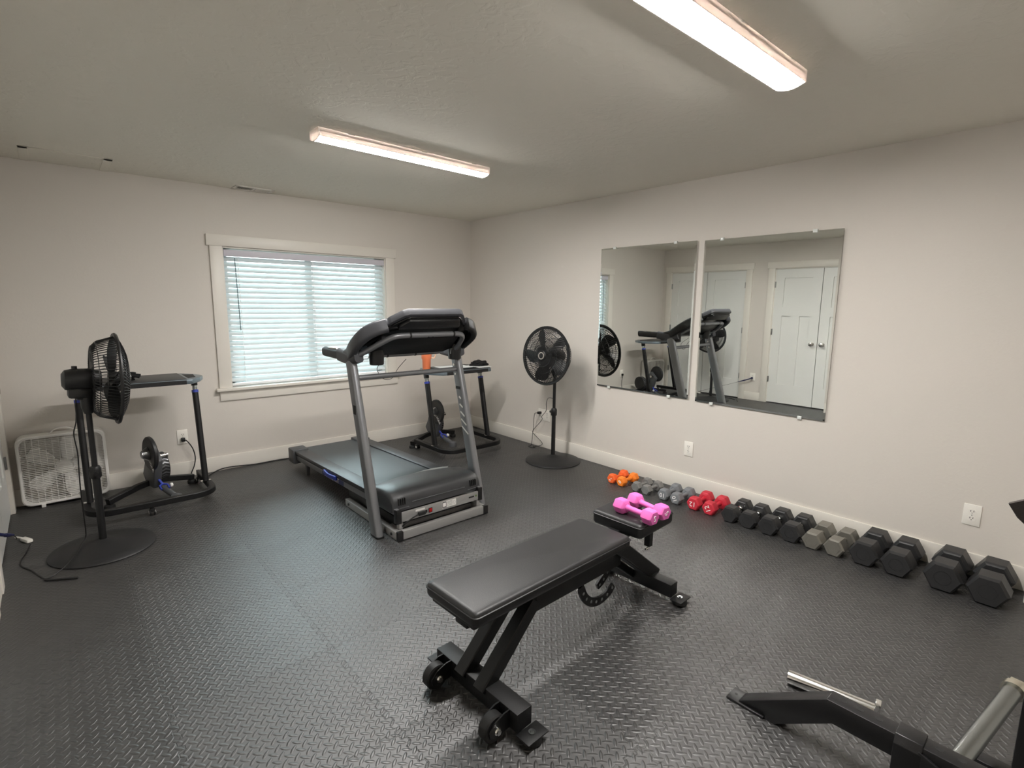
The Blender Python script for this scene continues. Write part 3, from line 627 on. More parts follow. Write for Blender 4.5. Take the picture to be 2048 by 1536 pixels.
# ================================================================ DUMBBELLS
def hexring(R, x, rot=0.): return [(x, R*math.cos(rot+i*PI/3), R*math.sin(rot+i*PI/3)) for i in range(6)]
def dumbbell(name, label, x, y, L, R, hl, style, mh, mhandle=None, num=None, roll=0, rz=0, z=0, group=None, nsize=None):
    """lies along local x with its numbered end at -x; (x, y) is the middle of that end face"""
    c, s_ = math.cos(rz), math.sin(rz)
    t = thing(name, label, 'dumbbell', (x+c*L/2, y+s_*L/2, z), rz, group)
    ap = R*math.cos(PI/6); up_ = M.Translation((0, 0, ap))
    for s in (-1, 1):
        xo = s*L/2; d = -s
        if style == 'rubber': st = [(0, .86), (.006, .90), (.016, 1.0), (hl-.014, 1.0), (hl-.004, .90), (hl, .80)]
        elif style == 'iron': st = [(0, .84), (.010, 1.0), (hl-.010, 1.0), (hl, .84)]
        else: st = [(0, .78), (.002, .86), (.007, .95), (.014, 1.0), (hl-.014, 1.0), (hl-.007, .95), (hl-.002, .84), (hl+.004, .55)]
        b = MB()
        if style == 'neoprene':
            def rr(k, xx):
                o = []; Rk = R*k
                for i in range(6):
                    a = i*PI/3
                    for da in (-.12, 0, .12): o.append((xx, Rk*(.9415 if da else .972)*math.cos(a+da), Rk*(.9415 if da else .972)*math.sin(a+da)))
                return o
            b.loft([rr(k, xo+d*q) for q, k in st])
            bmesh.ops.transform(b.b, matrix=M.Translation((0, 0, ap)), verts=b.b.verts)
            h = b.build('head', mh, t, angle=14)
        else:
            b.loft([hexring(R*k, xo+d*q) for q, k in st])
            bmesh.ops.transform(b.b, matrix=up_, verts=b.b.verts)
            h = b.build('head', mh, t, angle=12)
            if style == 'rubber':
                MB().tube([(xo-d*.0006, R*.42*math.cos(a*PI/14), ap+R*.42*math.sin(a*PI/14)) for a in range(28)], .0012, 4, True).build('embossed_ring', mh, h)
            else:
                MB().tube([(xo-d*.0004, R*.60*math.cos(a*PI/3), ap+R*.60*math.sin(a*PI/3)) for a in range(6)], .0012, 4, True).build('raised_edge', mh, h)
        if num and s < 0:
            f = M.Translation((xo-.0009, 0, ap)) @ M(((0, 0, -1, 0), (-1, 0, 0, 0), (0, 1, 0, 0), (0, 0, 0, 1))) @ M.Rotation(roll, 4, 'Z')
            MB().text(num, nsize or R*.95, f, depth=.0009).build('number', MT['white'], h, smooth=False)
    r = .0145 if style != 'rubber' else .0165
    k = L/2-hl
    rx = M.Translation((0, 0, ap)) @ M.Rotation(PI/2, 4, 'Y')
    if style == 'neoprene': pf = [(r*1.35, -k-.004), (r*1.02, -k+.012), (r*.95, -k*.5), (r, 0), (r*.95, k*.5), (r*1.02, k-.012), (r*1.35, k+.004)]
    elif style == 'rubber': pf = [(r*1.25, -k-.004), (r*1.25, -k+.010), (r*.82, -k+.012), (r*.95, -k*.45), (r*1.08, 0), (r*.95, k*.45), (r*.82, k-.012), (r*1.25, k-.010), (r*1.25, k+.004)]
    else: pf = [(r*1.1, -k-.004), (r*.85, -k+.01), (r*1.02, 0), (r*.85, k-.01), (r*1.1, k+.004)]
    MB().lathe(pf, 24, rx).build('handle', mhandle or mh, t, angle=30)
    return t
g = 'dumbbells in a row along the right wall'
FX = -.362
dumbbell('dumbbell', 'reddish orange coated dumbbell marked 7, first of the row, nearest the far fan', FX, -2.452, .215, .044, .058, 'neoprene', MT['redor'], num='7', roll=math.radians(150), rz=.02, group=g)
dumbbell('dumbbell', 'bright orange coated dumbbell marked 8, second of the row', FX, -2.548, .215, .044, .058, 'neoprene', MT['orange'], num='8', roll=math.radians(60), rz=-.02, group=g)
dumbbell('dumbbell', 'small bare grey iron dumbbell lying next to the bright orange one', FX-.004, -2.70, .205, .0425, .058, 'iron', MT['iron'], group=g)
dumbbell('dumbbell', 'small bare grey iron dumbbell lying next to a grey one marked 10', FX-.004, -2.795, .205, .0425, .058, 'iron', MT['iron'], rz=-.03, group=g)
dumbbell('dumbbell', 'grey coated dumbbell marked 10 upside down, beside the small bare iron one', FX, -2.950, .235, .049, .066, 'neoprene', MT['greyn'], num='10', roll=PI, rz=.01, group=g)
dumbbell('dumbbell', 'grey coated dumbbell with a tilted 10, beside the first red one', FX, -3.058, .235, .049, .066, 'neoprene', MT['greyn'], num='10', roll=math.radians(120), rz=-.02, group=g)
dumbbell('dumbbell', 'red coated dumbbell with its 12 upside down, beside the grey pair', FX, -3.205, .245, .054, .070, 'neoprene', MT['red'], num='12', roll=PI, group=g)
dumbbell('dumbbell', 'red coated dumbbell with its 12 tilted, beside the first black one', FX, -3.326, .245, .054, .070, 'neoprene', MT['red'], num='12', roll=math.radians(120), rz=-.02, group=g)
HX, CH = MT['hexr'], MT['chrome']
dumbbell('dumbbell', 'black hex dumbbell with chrome grip right beside the red pair', FX-.01, -3.482, .285, .061, .092, 'rubber', HX, CH, group=g)
dumbbell('dumbbell', 'second black hex dumbbell from the red pair', FX-.01, -3.608, .285, .062, .092, 'rubber', HX, CH, group=g)
dumbbell('dumbbell', 'third black hex dumbbell from the red pair', FX-.01, -3.745, .300, .067, .100, 'rubber', HX, CH, group=g)
dumbbell('dumbbell', 'fourth black hex dumbbell from the red pair, touching the silver grey iron one', FX-.01, -3.885, .300, .068, .100, 'rubber', HX, CH, group=g)
dumbbell('dumbbell', 'silver grey iron hex dumbbell next to four black ones', FX-.006, -4.012, .290, .060, .100, 'iron', MT['irong'], MT['irong'], group=g)
dumbbell('dumbbell', 'silver grey iron hex dumbbell next to the large black ones', FX-.006, -4.135, .290, .060, .100, 'iron', MT['irong'], MT['irong'], rz=-.03, group=g)
dumbbell('dumbbell', 'large black hex dumbbell touching the silver grey iron pair', FX, -4.286, .335, .079, .122, 'rubber', HX, CH, group=g)
dumbbell('dumbbell', 'large black hex dumbbell with a gap to the largest pair', FX, -4.446, .335, .079, .122, 'rubber', HX, CH, rz=.01, group=g)
dumbbell('dumbbell', 'largest black hex dumbbell, second from the right end of the row', FX, -4.650, .345, .087, .128, 'rubber', HX, CH, rz=0, group=g)
dumbbell('dumbbell', 'last and largest black hex dumbbell at the right end of the row', FX, -4.829, .345, .087, .128, 'rubber', HX, CH, rz=.0, group=g)
g = 'pink dumbbells on the bench seat'
SZ = .4745
dumbbell('dumbbell', 'pink dumbbell marked 5 on the bench seat, nearer the long pad', -1.757, -3.780, .232, .040, .062, 'neoprene', MT['pink'], num='5', roll=math.radians(180), rz=math.radians(86), z=SZ-.0015, group=g)
dumbbell('dumbbell', 'pink dumbbell marked 5 on the bench seat, farther from the long pad', -1.668, -3.785, .232, .040, .062, 'neoprene', MT['pink'], num='5', roll=math.radians(-60), rz=math.radians(81), z=SZ+.0008, group=g)

# ================================================================ PEDESTAL FANS
def ped_fan(label, loc, rz, hz, tilt, spin):
    t = thing('pedestal_fan', label, 'fan', loc, rz)
    MB().lathe([(.262, 0), (.264, .006), (.258, .012), (.20, .024), (.10, .042), (.04, .055), (.026, .062), (.0, .062)], 48).build('base', MT['blackm'], t)
    MB().cyl((0, 0, .05), (0, 0, .50), .0195).build('lower_pole', MT['blackp'], t)
    c = MB().lathe([(.021, .44), (.029, .452), (.030, .50), (.023, .515), (.018, .516)], 24).build('height_collar', MT['blackp'], t)
    MB().cyl((0, -.03, .478), (0, -.046, .478), .012, n=8).build('collar_knob', MT['blackp'], c)
    MB().cyl((0, 0, .50), (0, 0, hz-.10), .0145).build('upper_pole', MT['blackp'], t)
    MB().lathe([(.020, hz-.20), (.032, hz-.165), (.034, hz-.10), (.026, hz-.09)], 20).prism([(-.045, .028, hz-.115), (.03, .028, hz-.115), (.04, .028, hz-.06), (-.06, .028, hz-.05)], (0, -.056, 0), bev=.006).build('neck', MT['blackp'], t)
    T = M.Translation((0, 0, hz)) @ M.Rotation(tilt, 4, 'Y')
    RX = T @ M.Rotation(PI/2, 4, 'Y')           # local z -> forward x
    mo = MB().lathe([(.0, -.105), (.035, -.104), (.056, -.09), (.064, -.055), (.064, .02), (.055, .05), (.05, .075)], 28, RX).take(MB().box((-.02, 0, -.075), (.12, .085, .06), bev=.015).b, T).build('motor_housing', MT['blackp'], t)
    MB().lathe([(.010, .060), (.013, .062), (.013, .078), (.0, .080)], 12, T @ M.Translation((-.045, 0, 0))).build('oscillation_knob', MT['blackp'], mo)
    R = .262; f0 = .150                           # rim position along the axis
    b = MB()
    b.tube([(f0-.006, (R-.004)*math.cos(a*PI/24), (R-.004)*math.sin(a*PI/24)) for a in range(48)], 0, closed=True, prof=[(-.014, -.006), (.010, -.008), (.014, 0), (.010, .008), (-.014, .006)], up=(1, 0, 0))
    bmesh.ops.transform(b.b, matrix=T, verts=b.b.verts); rim = b.build('cage_rim', MT['blackp'], t)
    def cage(front):
        b = MB(); n = 78
        for i in range(n):
            a0 = 2*PI*i/n; pts = []
            for j in range(8):
                q = j/7; r = .042+(R-.010-.042)*q; a = a0+(.55 if front else -.35)*(1-q)**1.3
                d = (.052*(1-q**2.6)) if front else (-.115*min(1, (1-q)*4.2)**.55)
                pts.append((f0+(d if front else d-.004), r*math.cos(a), r*math.sin(a)))
            b.tube(pts, .0024, 4)
        for r, q in ((.10, .28), (.16, .56), (.215, .83)):
            d = (.052*(1-q**2.6)) if front else (-.115*min(1, (1-q)*4.2)**.55-.004)
            b.tube([(f0+d, r*math.cos(a*PI/20), r*math.sin(a*PI/20)) for a in range(40)], .0026, 4, True)
        if not front: b.cyl((f0-.124, 0, 0), (f0-.112, 0, 0), .064, n=24)
        bmesh.ops.transform(b.b, matrix=T, verts=b.b.verts)
        return b.build('front_grille' if front else 'rear_grille', MT['blackp'], t)
    fg = cage(True); cage(False)
    hub = MB().lathe([(.046, .048), (.047, .056), (.040, .062), (.0, .063)], 28, T @ M.Translation((f0, 0, 0)) @ M.Rotation(PI/2, 4, 'Y')).build('hub_cap', MT['blackp'], fg)
    MB().lathe([(.024, .0628), (.024, .0645), (.033, .0645), (.034, .062)], 28, T @ M.Translation((f0, 0, 0)) @ M.Rotation(PI/2, 4, 'Y'), cap=False).build('badge_ring', MT['chrome'], fg)
    MB().bx(-.0, .001, -.022, .022, -.004, .004).b.free()
    ro = MB().lathe([(.0, -.035), (.04, -.033), (.045, .0), (.038, .018), (.0, .022)], 24, T @ M.Translation((f0-.01, 0, 0)) @ M.Rotation(PI/2, 4, 'Y')).build('rotor_hub', MT['blackp'], t)
    for k in range(5):
        b = MB(); up_, lo_ = [], []
        for r, w, tw in ((.035, .040, .75), (.08, .075, .62), (.14, .120, .48), (.19, .135, .40), (.222, .110, .36), (.236, .06, .34)):
            row = []
            for j in range(5):
                u = (j/4-.5)*w; x = u*math.sin(tw)+.008*(1-(2*j/4-1)**2); ta = u*math.cos(tw)+.03*(r/.23)**2
                row.append((f0-.022+x, ta, r))
            up_.append(row); lo_.append([(p[0]-.002, p[1], p[2]) for p in row])
        b.loft([a+c[::-1] for a, c in zip(up_, lo_)])
        bmesh.ops.transform(b.b, matrix=T @ M.Rotation(spin+2*PI*k/5, 4, 'X'), verts=b.b.verts)
        b.build('blade', MT['blackm'], ro)
    return t
ped_fan('black pedestal fan seen side-on at the left, before the white box fan', (-3.675, -1.20, 0), math.radians(2), 1.035, math.radians(3), .2)
ped_fan('black pedestal fan standing by the right wall near the window corner', (-.272, -1.685, 0), math.radians(187), 1.015, math.radians(-4), .5)

# ================================================================ BOX FAN
bf = thing('box_fan', 'white square box fan standing on the floor in the left corner', 'fan', (-3.815, -.075, 0))
bxc, bzc, bw, bh = -3.812, .272, .502, .508
b = MB()
def ring_at(y, k): return [(bxc+px, y, bzc+pz) for px, pz in rrect(bw-2*k, bh-2*k, .055, 6)]
b.loft([ring_at(-.022, 0), ring_at(-.128, 0), ring_at(-.134, .006), ring_at(-.132, .018), ring_at(-.120, .020), ring_at(-.026, .020)], closed=True)
b.build('shell', MT['wplast'], bf, True)
b = MB()
for yy in (-.124, -.030):
    n = 36
    for i in range(1, n): b.box((bxc, yy, bzc-.235+.470*i/n), (bw-.030, .004, .0030))
    for i in range(1, 13): b.box((bxc-.235+.470*i/13, yy+.002, bzc), (.0030, .004, bh-.03))
    if yy < -.1: b.build('front_grille', MT['wplast'], bf, True, smooth=False); b = MB()
b.build('rear_grille', MT['wplast'], bf, True, smooth=False)
fr = M.Translation((bxc, -.085, bzc)) @ M.Rotation(PI/2, 4, 'X')
hb = MB().lathe([(.0, .032), (.045, .030), (.056, .020), (.058, -.02), (.0, -.022)], 28, fr).build('fan_hub', MT['wplast'], bf, True)
for k in range(5):
    b = MB(); up_, lo_ = [], []
    for r, w, tw in ((.05, .06, .6), (.10, .10, .5), (.16, .135, .42), (.205, .13, .38), (.228, .08, .36)):
        row = [(((j/4-.5)*w)*math.cos(tw)+.02*(r/.2), -((j/4-.5)*w)*math.sin(tw), r) for j in range(5)]
        up_.append(row); lo_.append([(p[0], p[1]+.003, p[2]) for p in row])
    b.loft([a+c[::-1] for a, c in zip(up_, lo_)])
    bmesh.ops.transform(b.b, matrix=M.Translation((bxc, -.085, bzc)) @ M.Rotation(.20+2*PI*k/5, 4, 'Y'), verts=b.b.verts)
    b.build('fan_blade', MT['wplast'], hb, True)
MB().tube(spline([(bxc-.085, -.075, .524), (bxc-.06, -.075, .528), (bxc-.035, -.075, .552), (bxc+.015, -.075, .562), (bxc+.06, -.075, .550), (bxc+.085, -.075, .53), (bxc+.11, -.075, .526)], 5), 0, prof=rrect(.028, .008, .003, 3), up=(0, 0, 1)).build('carry_handle', MT['wplast'], bf, True)
for x in (bxc-.14, bxc+.14): MB().bx(x-.012, x+.012, -.142, -.02, .0, .024, bev=.003).build('foot', MT['wplast'], bf, True)

# ================================================================ STANDING DESKS OVER THE TRAINERS
def desk(label, xc, y0, ztop, hw, lx, hl):
    t = thing('trainer_desk', label, 'desk', (xc, y0+.3, 0), 0, 'black two-legged desks under the window')
    zf = .085; r = .13
    pts = [(xc-hw, y0+.60, zf)]
    pts += [(xc-hw+r+r*math.cos(a), y0+.02+r+r*math.sin(a), zf) for a in [PI+PI/2*i/8 for i in range(9)]]
    pts += [(xc+hw-r+r*math.cos(a), y0+.02+r+r*math.sin(a), zf) for a in [1.5*PI+PI/2*i/8 for i in range(9)]]
    pts += [(xc+hw, y0+.60, zf)]
    fr_ = MB().rect(pts, .045, .042, bev=.004).build('base_frame', MT['powder'], t, True, angle=30)
    for s in (-1, 1): MB().cyl((xc+s*hw, y0+.575, zf+.020), (xc+s*hw, y0+.575, zf+.024), .006, n=10).build('frame_bolt', MT['chrome'], fr_, True)
    for cx_, cy_ in ((xc-hw+.01, y0+.58), (xc+hw-.01, y0+.58), (xc-.03, y0+.022)):
        c = MB().cyl((cx_, cy_, .052), (cx_, cy_, .066), .011).bx(cx_-.014, cx_+.014, cy_-.016, cy_+.016, .030, .054, bev=.004).build('caster', MT['blackp'], t, True)
        for s in (-1, 1): MB().lathe([(.010, -.006), (.023, -.005), (.024, 0), (.023, .005), (.010, .006)], 18, M.Translation((cx_+.012*s, cy_+.006, .0245)) @ M.Rotation(PI/2, 4, 'Y')).build('caster_wheel', MT['blackp'], c, True)
        MB().cyl((cx_+.019, cy_+.006, .0245), (cx_+.0205, cy_+.006, .0245), .012, n=12).cyl((cx_-.0205, cy_+.006, .0245), (cx_-.019, cy_+.006, .0245), .012, n=12).build('wheel_disc', MT['label'], c, True)
    for s in (-1, 1):
        x = xc+s*lx; A = V((x, y0+.265, .104)); B = V((x, y0+.41, ztop-.042)); d = (B-A)
        K = A+d*((d.length-.095)/d.length)
        lg = MB().tube([A, K], 0, prof=rrect(.040, .058, .018, 5), up=(0, 1, 0)).build('leg', MT['powder'], t, True)
        MB().tube([K-d.normalized()*.004, K+d.normalized()*.016], 0, prof=rrect(.044, .062, .020, 5), up=(0, 1, 0)).build('height_clamp', MT['blue'], lg, True)
        MB().tube([K, A+d*((d.length-.028)/d.length)], 0, prof=rrect(.030, .046, .014, 5), up=(0, 1, 0)).build('inner_tube', MT['zinc'], lg, True)
        MB().tube([A+d*((d.length-.045)/d.length), B+V((0, 0, .006))], 0, prof=rrect(.040, .06, .018, 5), up=(0, 1, 0)).build('leg_socket', MT['blackp'], lg, True)
        MB().bx(x-.036, x+.036, y0+.25, y0+.28, .1055, .110, bev=.002).build('base_plate', MT['chrome'], lg, True)
        L_ = MB(); p = A+d*.80
        if s < 0:
            for q in (.80, .775): L_.lathe([(.013, 0), (.012, .001)], 12, M.Translation(A+d*q+V((0, -.0215, 0))) @ M.Rotation(PI/2, 4, 'X'))
            L_.build('logo_sticker', MT['white'], lg, True)
        else: L_.b.free()
    yc = y0+.375; hd = .215
    o = [(hl-.10, hd), (hl-.035, hd-.10), (hl, .02), (hl, -.02), (hl-.035, -hd+.10), (hl-.10, -hd), (-hl+.10, -hd), (-hl+.035, -hd+.10), (-hl, -.02), (-hl, .02), (-hl+.035, hd-.10), (-hl+.10, hd)]
    MB().prism([(xc+x, yc+y, ztop-.040) for x, y in o], (0, 0, .034), bev=.006).build('table_top', MT['deskg'], t, True)
    o2 = [(hl-.135, hd-.012), (hl-.135, -hd+.012), (-hl+.135, -hd+.012), (-hl+.135, hd-.012)]
    MB().prism([(xc+x, yc+y, ztop-.008) for x, y in o2], (0, 0, .007), bev=.002).build('top_mat', MT['deskb'], t, True)
    for s in (-1, 1):
        MB().prism([(xc+s*(hl-.115), yc-.13, ztop-.0075), (xc+s*(hl-.060), yc-.09, ztop-.0075), (xc+s*(hl-.045), yc+.09, ztop-.0075), (xc+s*(hl-.115), yc+.13, ztop-.0075)], (0, 0, .0022)).build('grip_slot', MT['slot'], t, True)
    MB().prism([(xc-hl+.14, yc-hd-.0015, ztop-.0395), (xc+hl-.14, yc-hd-.0015, ztop-.0395), (xc+hl-.14, yc-hd-.0015, ztop-.009), (xc-hl+.14, yc-hd-.0015, ztop-.009)], (0, .0035, 0)).build('front_edge', MT['blackm'], t, True)
    return t
desk('black two-legged desk left of the window behind the side-on fan', -3.35, -.83, .925, .370, .352, .405)
desk('black two-legged desk with a cup, right of the window behind the treadmill', -.73, -1.10, .845, .345, .332, .390)

# ================================================================ BIKE TRAINERS
def trainer(label, x, y, rz=0):
    t = thing('bike_trainer', label, 'trainer', (x, y, 0), rz, 'bike trainers under the desks')
    # legs
    def bar(name, pts, w, h, m): return MB().rect(pts, w, h, bev=.005, m=None).build(name, m, t)
    a = bar('folding_leg', [(-.02, .06, .10), (-.12, .05, .085), (-.33, -.03, .048)], .042, .042, MT['powder'])
    MB().lathe([(.034, .001), (.034, .022), (.02, .03)], 18, M.Translation((-.32, -.026, 0))).build('leg_foot', MT['rubber'], a)
    a = bar('folding_leg', [(.02, .08, .10), (.12, .09, .085), (.285, .10, .052)], .042, .042, MT['powder'])
    MB().lathe([(.034, .001), (.034, .022), (.02, .035)], 18, M.Translation((.275, .10, 0))).build('leg_foot', MT['rubber'], a)
    a = MB().cyl((.0, -.08, .085), (.035, -.215, .036), .022).build('front_leg', MT['dgrey'], t)
    MB().lathe([(.040, .001), (.042, .02), (.036, .045), (.018, .055)], 20, M.Translation((.04, -.235, 0))).build('leg_foot', MT['dgrey'], a)
    # blue fork and knob
    b = MB(); b.tube([(-.02, -.02, .19), (-.012, -.06, .14), (.0, -.10, .105)], 0, prof=rrect(.020, .016, .005, 3), up=(1, 0, 0))
    for s in (-1, 1): b.tube([(.0, -.095, .11), (s*.026, -.115, .105), (s*.026, -.15, .085)], 0, prof=rrect(.010, .014, .004, 3), up=(0, 0, 1))
    fk = b.build('adjuster_fork', MT['blue'], t)
    MB().lathe([(0, 0), (.014, .002), (.017, .010), (.014, .018), (0, .020)], 16, M.Translation((.036, -.135, .10)) @ M.Rotation(PI/2, 4, 'Y')).build('knob', MT['label'], fk)
    # body column
    MB().prism([(-.045, -.13, .30), (-.045, -.02, .40), (-.045, .10, .26), (-.045, .17, .15), (-.045, .10, .07), (-.045, -.04, .07)], (.055, 0, 0), bev=.012).build('body', MT['dgrey'], t)
    MB().cyl((.0, -.075, .325), (.045, -.075, .325), .014).cyl((.045, -.075, .325), (.056, -.075, .325), .019).build('lock_knob', MT['knob'], t)
    # belt pulley cover with lettering
    pc_ = MB().lathe([(.0, -.016), (.118, -.016), (.127, -.008), (.127, .008), (.118, .016), (.0, .016)], 44, M.Translation((-.058, -.09, .362)) @ M.Rotation(PI/2, 4, 'Y')).build('pulley_cover', MT['blackm'], t)
    f = M.Translation((-.0752, -.135, .285)) @ M(((0, 0, -1, 0), (-1, 0, 0, 0), (0, 1, 0, 0), (0, 0, 0, 1))) @ M.Rotation(math.radians(-48), 4, 'Z')
    MB().text('KICKR', .040, f, depth=.0005).build('lettering', MT['white'], pc_, smooth=False)
    b = MB()
    for i in range(9): b.lathe([(.030, 0), (.050-.0025*i, .0003), (.050-.0025*i, .0020), (.030, .0023)], 26, M.Translation((-.0765-.0040*i, -.09, .362)) @ M.Rotation(-PI/2, 4, 'Y'))
    b.lathe([(.026, 0), (.026, .042), (.012, .046), (0, .047)], 18, M.Translation((-.0745, -.09, .362)) @ M.Rotation(-PI/2, 4, 'Y'))
    b.build('cassette', MT['cas'], t)
    # flywheel behind, toward the wall
    fx = M.Translation((.028, .125, .19)) @ M.Rotation(PI/2, 4, 'Y')
    fw_ = MB().lathe([(.03, -.002), (.100, 0), (.108, .006), (.110, .012), (.110, .066), (.106, .072), (.08, .074), (.03, .066), (0, .064)], 48, fx).build('flywheel', MT['blackm'], t)
    b = MB()
    for i in range(26):
        a = 2*PI*i/26
        for s in (-1, 1):
            p = [V((.067, .125+.1085*math.cos(a+q), .19+.1085*math.sin(a+q))) for q in (-.05, .05)]
            p2 = [V((.067+s*.027, .125+.1085*math.cos(a+q+.11), .19+.1085*math.sin(a+q+.11))) for q in (-.05, .05)]
            b.prism([p[0], p[1], p2[1], p2[0]], V((0, math.cos(a), math.sin(a)))*.0035)
    b.build('cooling_fins', MT['flyw'], fw_, smooth=False)
    return t
trainer('black bike trainer with blue fork on the floor under the left desk', -3.285, -.37, math.radians(11))
trainer('black bike trainer under the desk behind the treadmill', -.765, -.42)

# ================================================================ THINGS ON THE DESKS
def lump(name, label, loc, size, seed, cat='glove', extra=()):
    b = bmesh.new(); bmesh.ops.create_icosphere(b, subdivisions=4, radius=1)
    from mathutils import noise
    for v in b.verts:
        n = noise.noise(v.co*1.9+V((seed, 0, 0)))*.45+noise.noise(v.co*5+V((0, seed, 0)))*.16
        v.co = v.co*(1+n); v.co.z = max(v.co.z, -.55)
    bmesh.ops.scale(b, vec=size, verts=b.verts)
    zmin = min(v.co.z for v in b.verts); bmesh.ops.translate(b, vec=(0, 0, -zmin), verts=b.verts)
    m = MB(); m.take(b, None)
    for q, p in extra: m.tube(spline(q, 4), p, 8)
    o = m.build(name, MT['cloth']); o.location = loc
    return tag(o, label, cat)
lump('glove', 'crumpled black gloves lying on the left desk beside the fan head', (-3.455, -.50, .925), (.075, .055, .034), 3.1,
     extra=[([(.03, -.01, .025), (.075, -.03, .03), (.105, -.035, .022)], .010), ([(.03, .01, .03), (.08, .0, .035), (.115, -.005, .03)], .010), ([(.02, .02, .03), (.06, .03, .045), (.09, .03, .04)], .010)])
lump('cloth', 'crumpled black cloth on the right end of the desk behind the treadmill', (-.435, -.74, .8455), (.095, .07, .036), 8.7, 'cloth')
o = tag(MB().prism([(-.99, -.88, .8455), (-.60, -.90, .8455), (-.58, -.62, .8455), (-.97, -.60, .8455)], (0, 0, .009), bev=.002).build('folder', MT['folder']), 'dark flat folder lying on the desk behind the treadmill', 'folder'); recenter(o, (-.78, -.75, .8455))
o = tag(MB().loft([[(-.95, -.86, .8553), (-.62, -.87, .8553), (-.60, -.64, .8553), (-.93, -.63, .8553)], [(-.95, -.86, .8563), (-.62, -.87, .8585), (-.60, -.64, .8573), (-.93, -.63, .8568)]]).build('paper_sheet', MT['paper']), 'white paper sheet lying on the dark folder', 'paper'); recenter(o, (-.78, -.75, .8553))
o = tag(MB().loft([[(-.56, -.90, .8455), (-.395, -.90, .8455), (-.395, -.66, .8455), (-.56, -.66, .8455)], [(-.56, -.90, .8465), (-.395, -.90, .8465), (-.395, -.66, .8465), (-.56, -.66, .8465)]]).build('paper_sheet', MT['paper']), 'white paper sheet under the crumpled black cloth', 'paper'); recenter(o, (-.48, -.78, .8455))
for o in bpy.data.objects:
    if o.name.startswith('cloth'): o.location.z = .8466
cp = thing('travel_cup', 'orange handled travel cup on the left end of the desk behind the treadmill', 'cup', (-1.035, -.66, .8395))
MB().lathe([(.0, 0), (.036, 0), (.039, .004), (.042, .10), (.050, .112), (.051, .205), (.048, .21), (.045, .205), (.044, .12), (.0, .118)], 32).build('body', MT['mug'], cp)
MB().lathe([(.046, .203), (.048, .215), (.040, .222), (.0, .222)], 28).build('lid', MT['mugw'], cp)
a = -.6
MB().tube(spline([((.048)*math.cos(a), .048*math.sin(a), .195), (.080*math.cos(a), .080*math.sin(a), .192), (.088*math.cos(a), .088*math.sin(a), .15), (.075*math.cos(a), .075*math.sin(a), .115), (.046*math.cos(a), .046*math.sin(a), .118)], 5), 0, prof=rrect(.018, .010, .004, 3), up=(0, 0, 1)).build('handle', MT['mugw'], cp)

# ================================================================ RACK IN THE FRONT RIGHT CORNER
rk = thing('squat_rack', 'black steel rack with chrome post cut by the bottom right corner', 'rack', (-1.933, -5.0, 0))
ax = -1.933
side = [(-4.313, .012), (-4.33, .0), (-4.445, .0), (-4.622, .122), (-5.55, .122), (-5.55, .200), (-4.600, .200)]
bl_ = MB().prism([(ax-.031, y, z) for y, z in side], (.062, 0, 0), bev=.003).build('base_leg', MT['rack'], rk, True)
MB().bx(ax-.039, ax+.035, -4.41, -4.270, .001, .010, bev=.002).build('foot_plate', MT['rack'], rk, True)
for i in range(13):
    y = -4.638-.0508*i
    if not -4.87 < y < -4.78: MB().cyl((ax+.003, y, .1995), (ax+.003, y, .2006), .0100, n=16).build('bolt_hole', MT['slot'], bl_, True)
MB().cyl((ax, -4.291, .0095), (ax, -4.291, .0106), .006, n=12).build('bolt_hole', MT['slot'], bl_, True)
MB().prism([(ax-.044, -4.788, .004), (ax-.044, -4.788, .180), (ax-.030, -4.788, .207), (ax+.036, -4.788, .207), (ax+.036, -4.788, .004)], (0, -.070, 0), bev=.003).prism([(ax-.032, -4.85, .19), (ax-.032, -4.99, .130), (ax-.032, -5.02, .010), (ax-.032, -4.85, .010)], (-.011, 0, 0), bev=.002).build('gusset', MT['rack'], rk, True)
MB().bx(ax-.04, ax+.04, -5.120, -5.040, .200, 1.75, bev=.004).build('upright', MT['rack'], rk, True)
MB().bx(-1.655, -1.60, -5.55, -4.95, .004, .040, bev=.004).build('rear_leg', MT['rack'], rk, True)
wp = MB().cyl((-1.897, -4.930, .162), (-1.41, -5.007, .195), .0265, n=28).build('weight_post', MT['zinc'], rk, True)
MB().cyl((-1.430, -5.0038, .1936), (-1.402, -5.0083, .1955), .034, n=28).cyl((-1.402, -5.0083, .1955), (-1.388, -5.0105, .1965), .033, n=6).build('end_collar', MT['nick'], wp, True)
jh = MB().rect([(ax, -5.060, .93), (ax, -5.010, .942), (ax, -4.985, .965), (ax, -4.966, .995)], .034, .018, up=(1, 0, 0), bev=.003).build('bar_hook', MT['hook'], rk, True)
o = thing('chrome_bar', 'chrome bar with a square end tab lying on the floor beside the rack', 'bar', (-1.69, -4.52, 0))
MB().cyl((-1.702, -4.392, .0275), (-1.652, -4.672, .0275), .0265, n=28).build('tube', MT['chrome'], o, True)
MB().box((-1.650, -4.682, .042), (.040, .018, .052), rot=(0, 0, .177), bev=.003).build('end_tab', MT['chrome'], o, True)

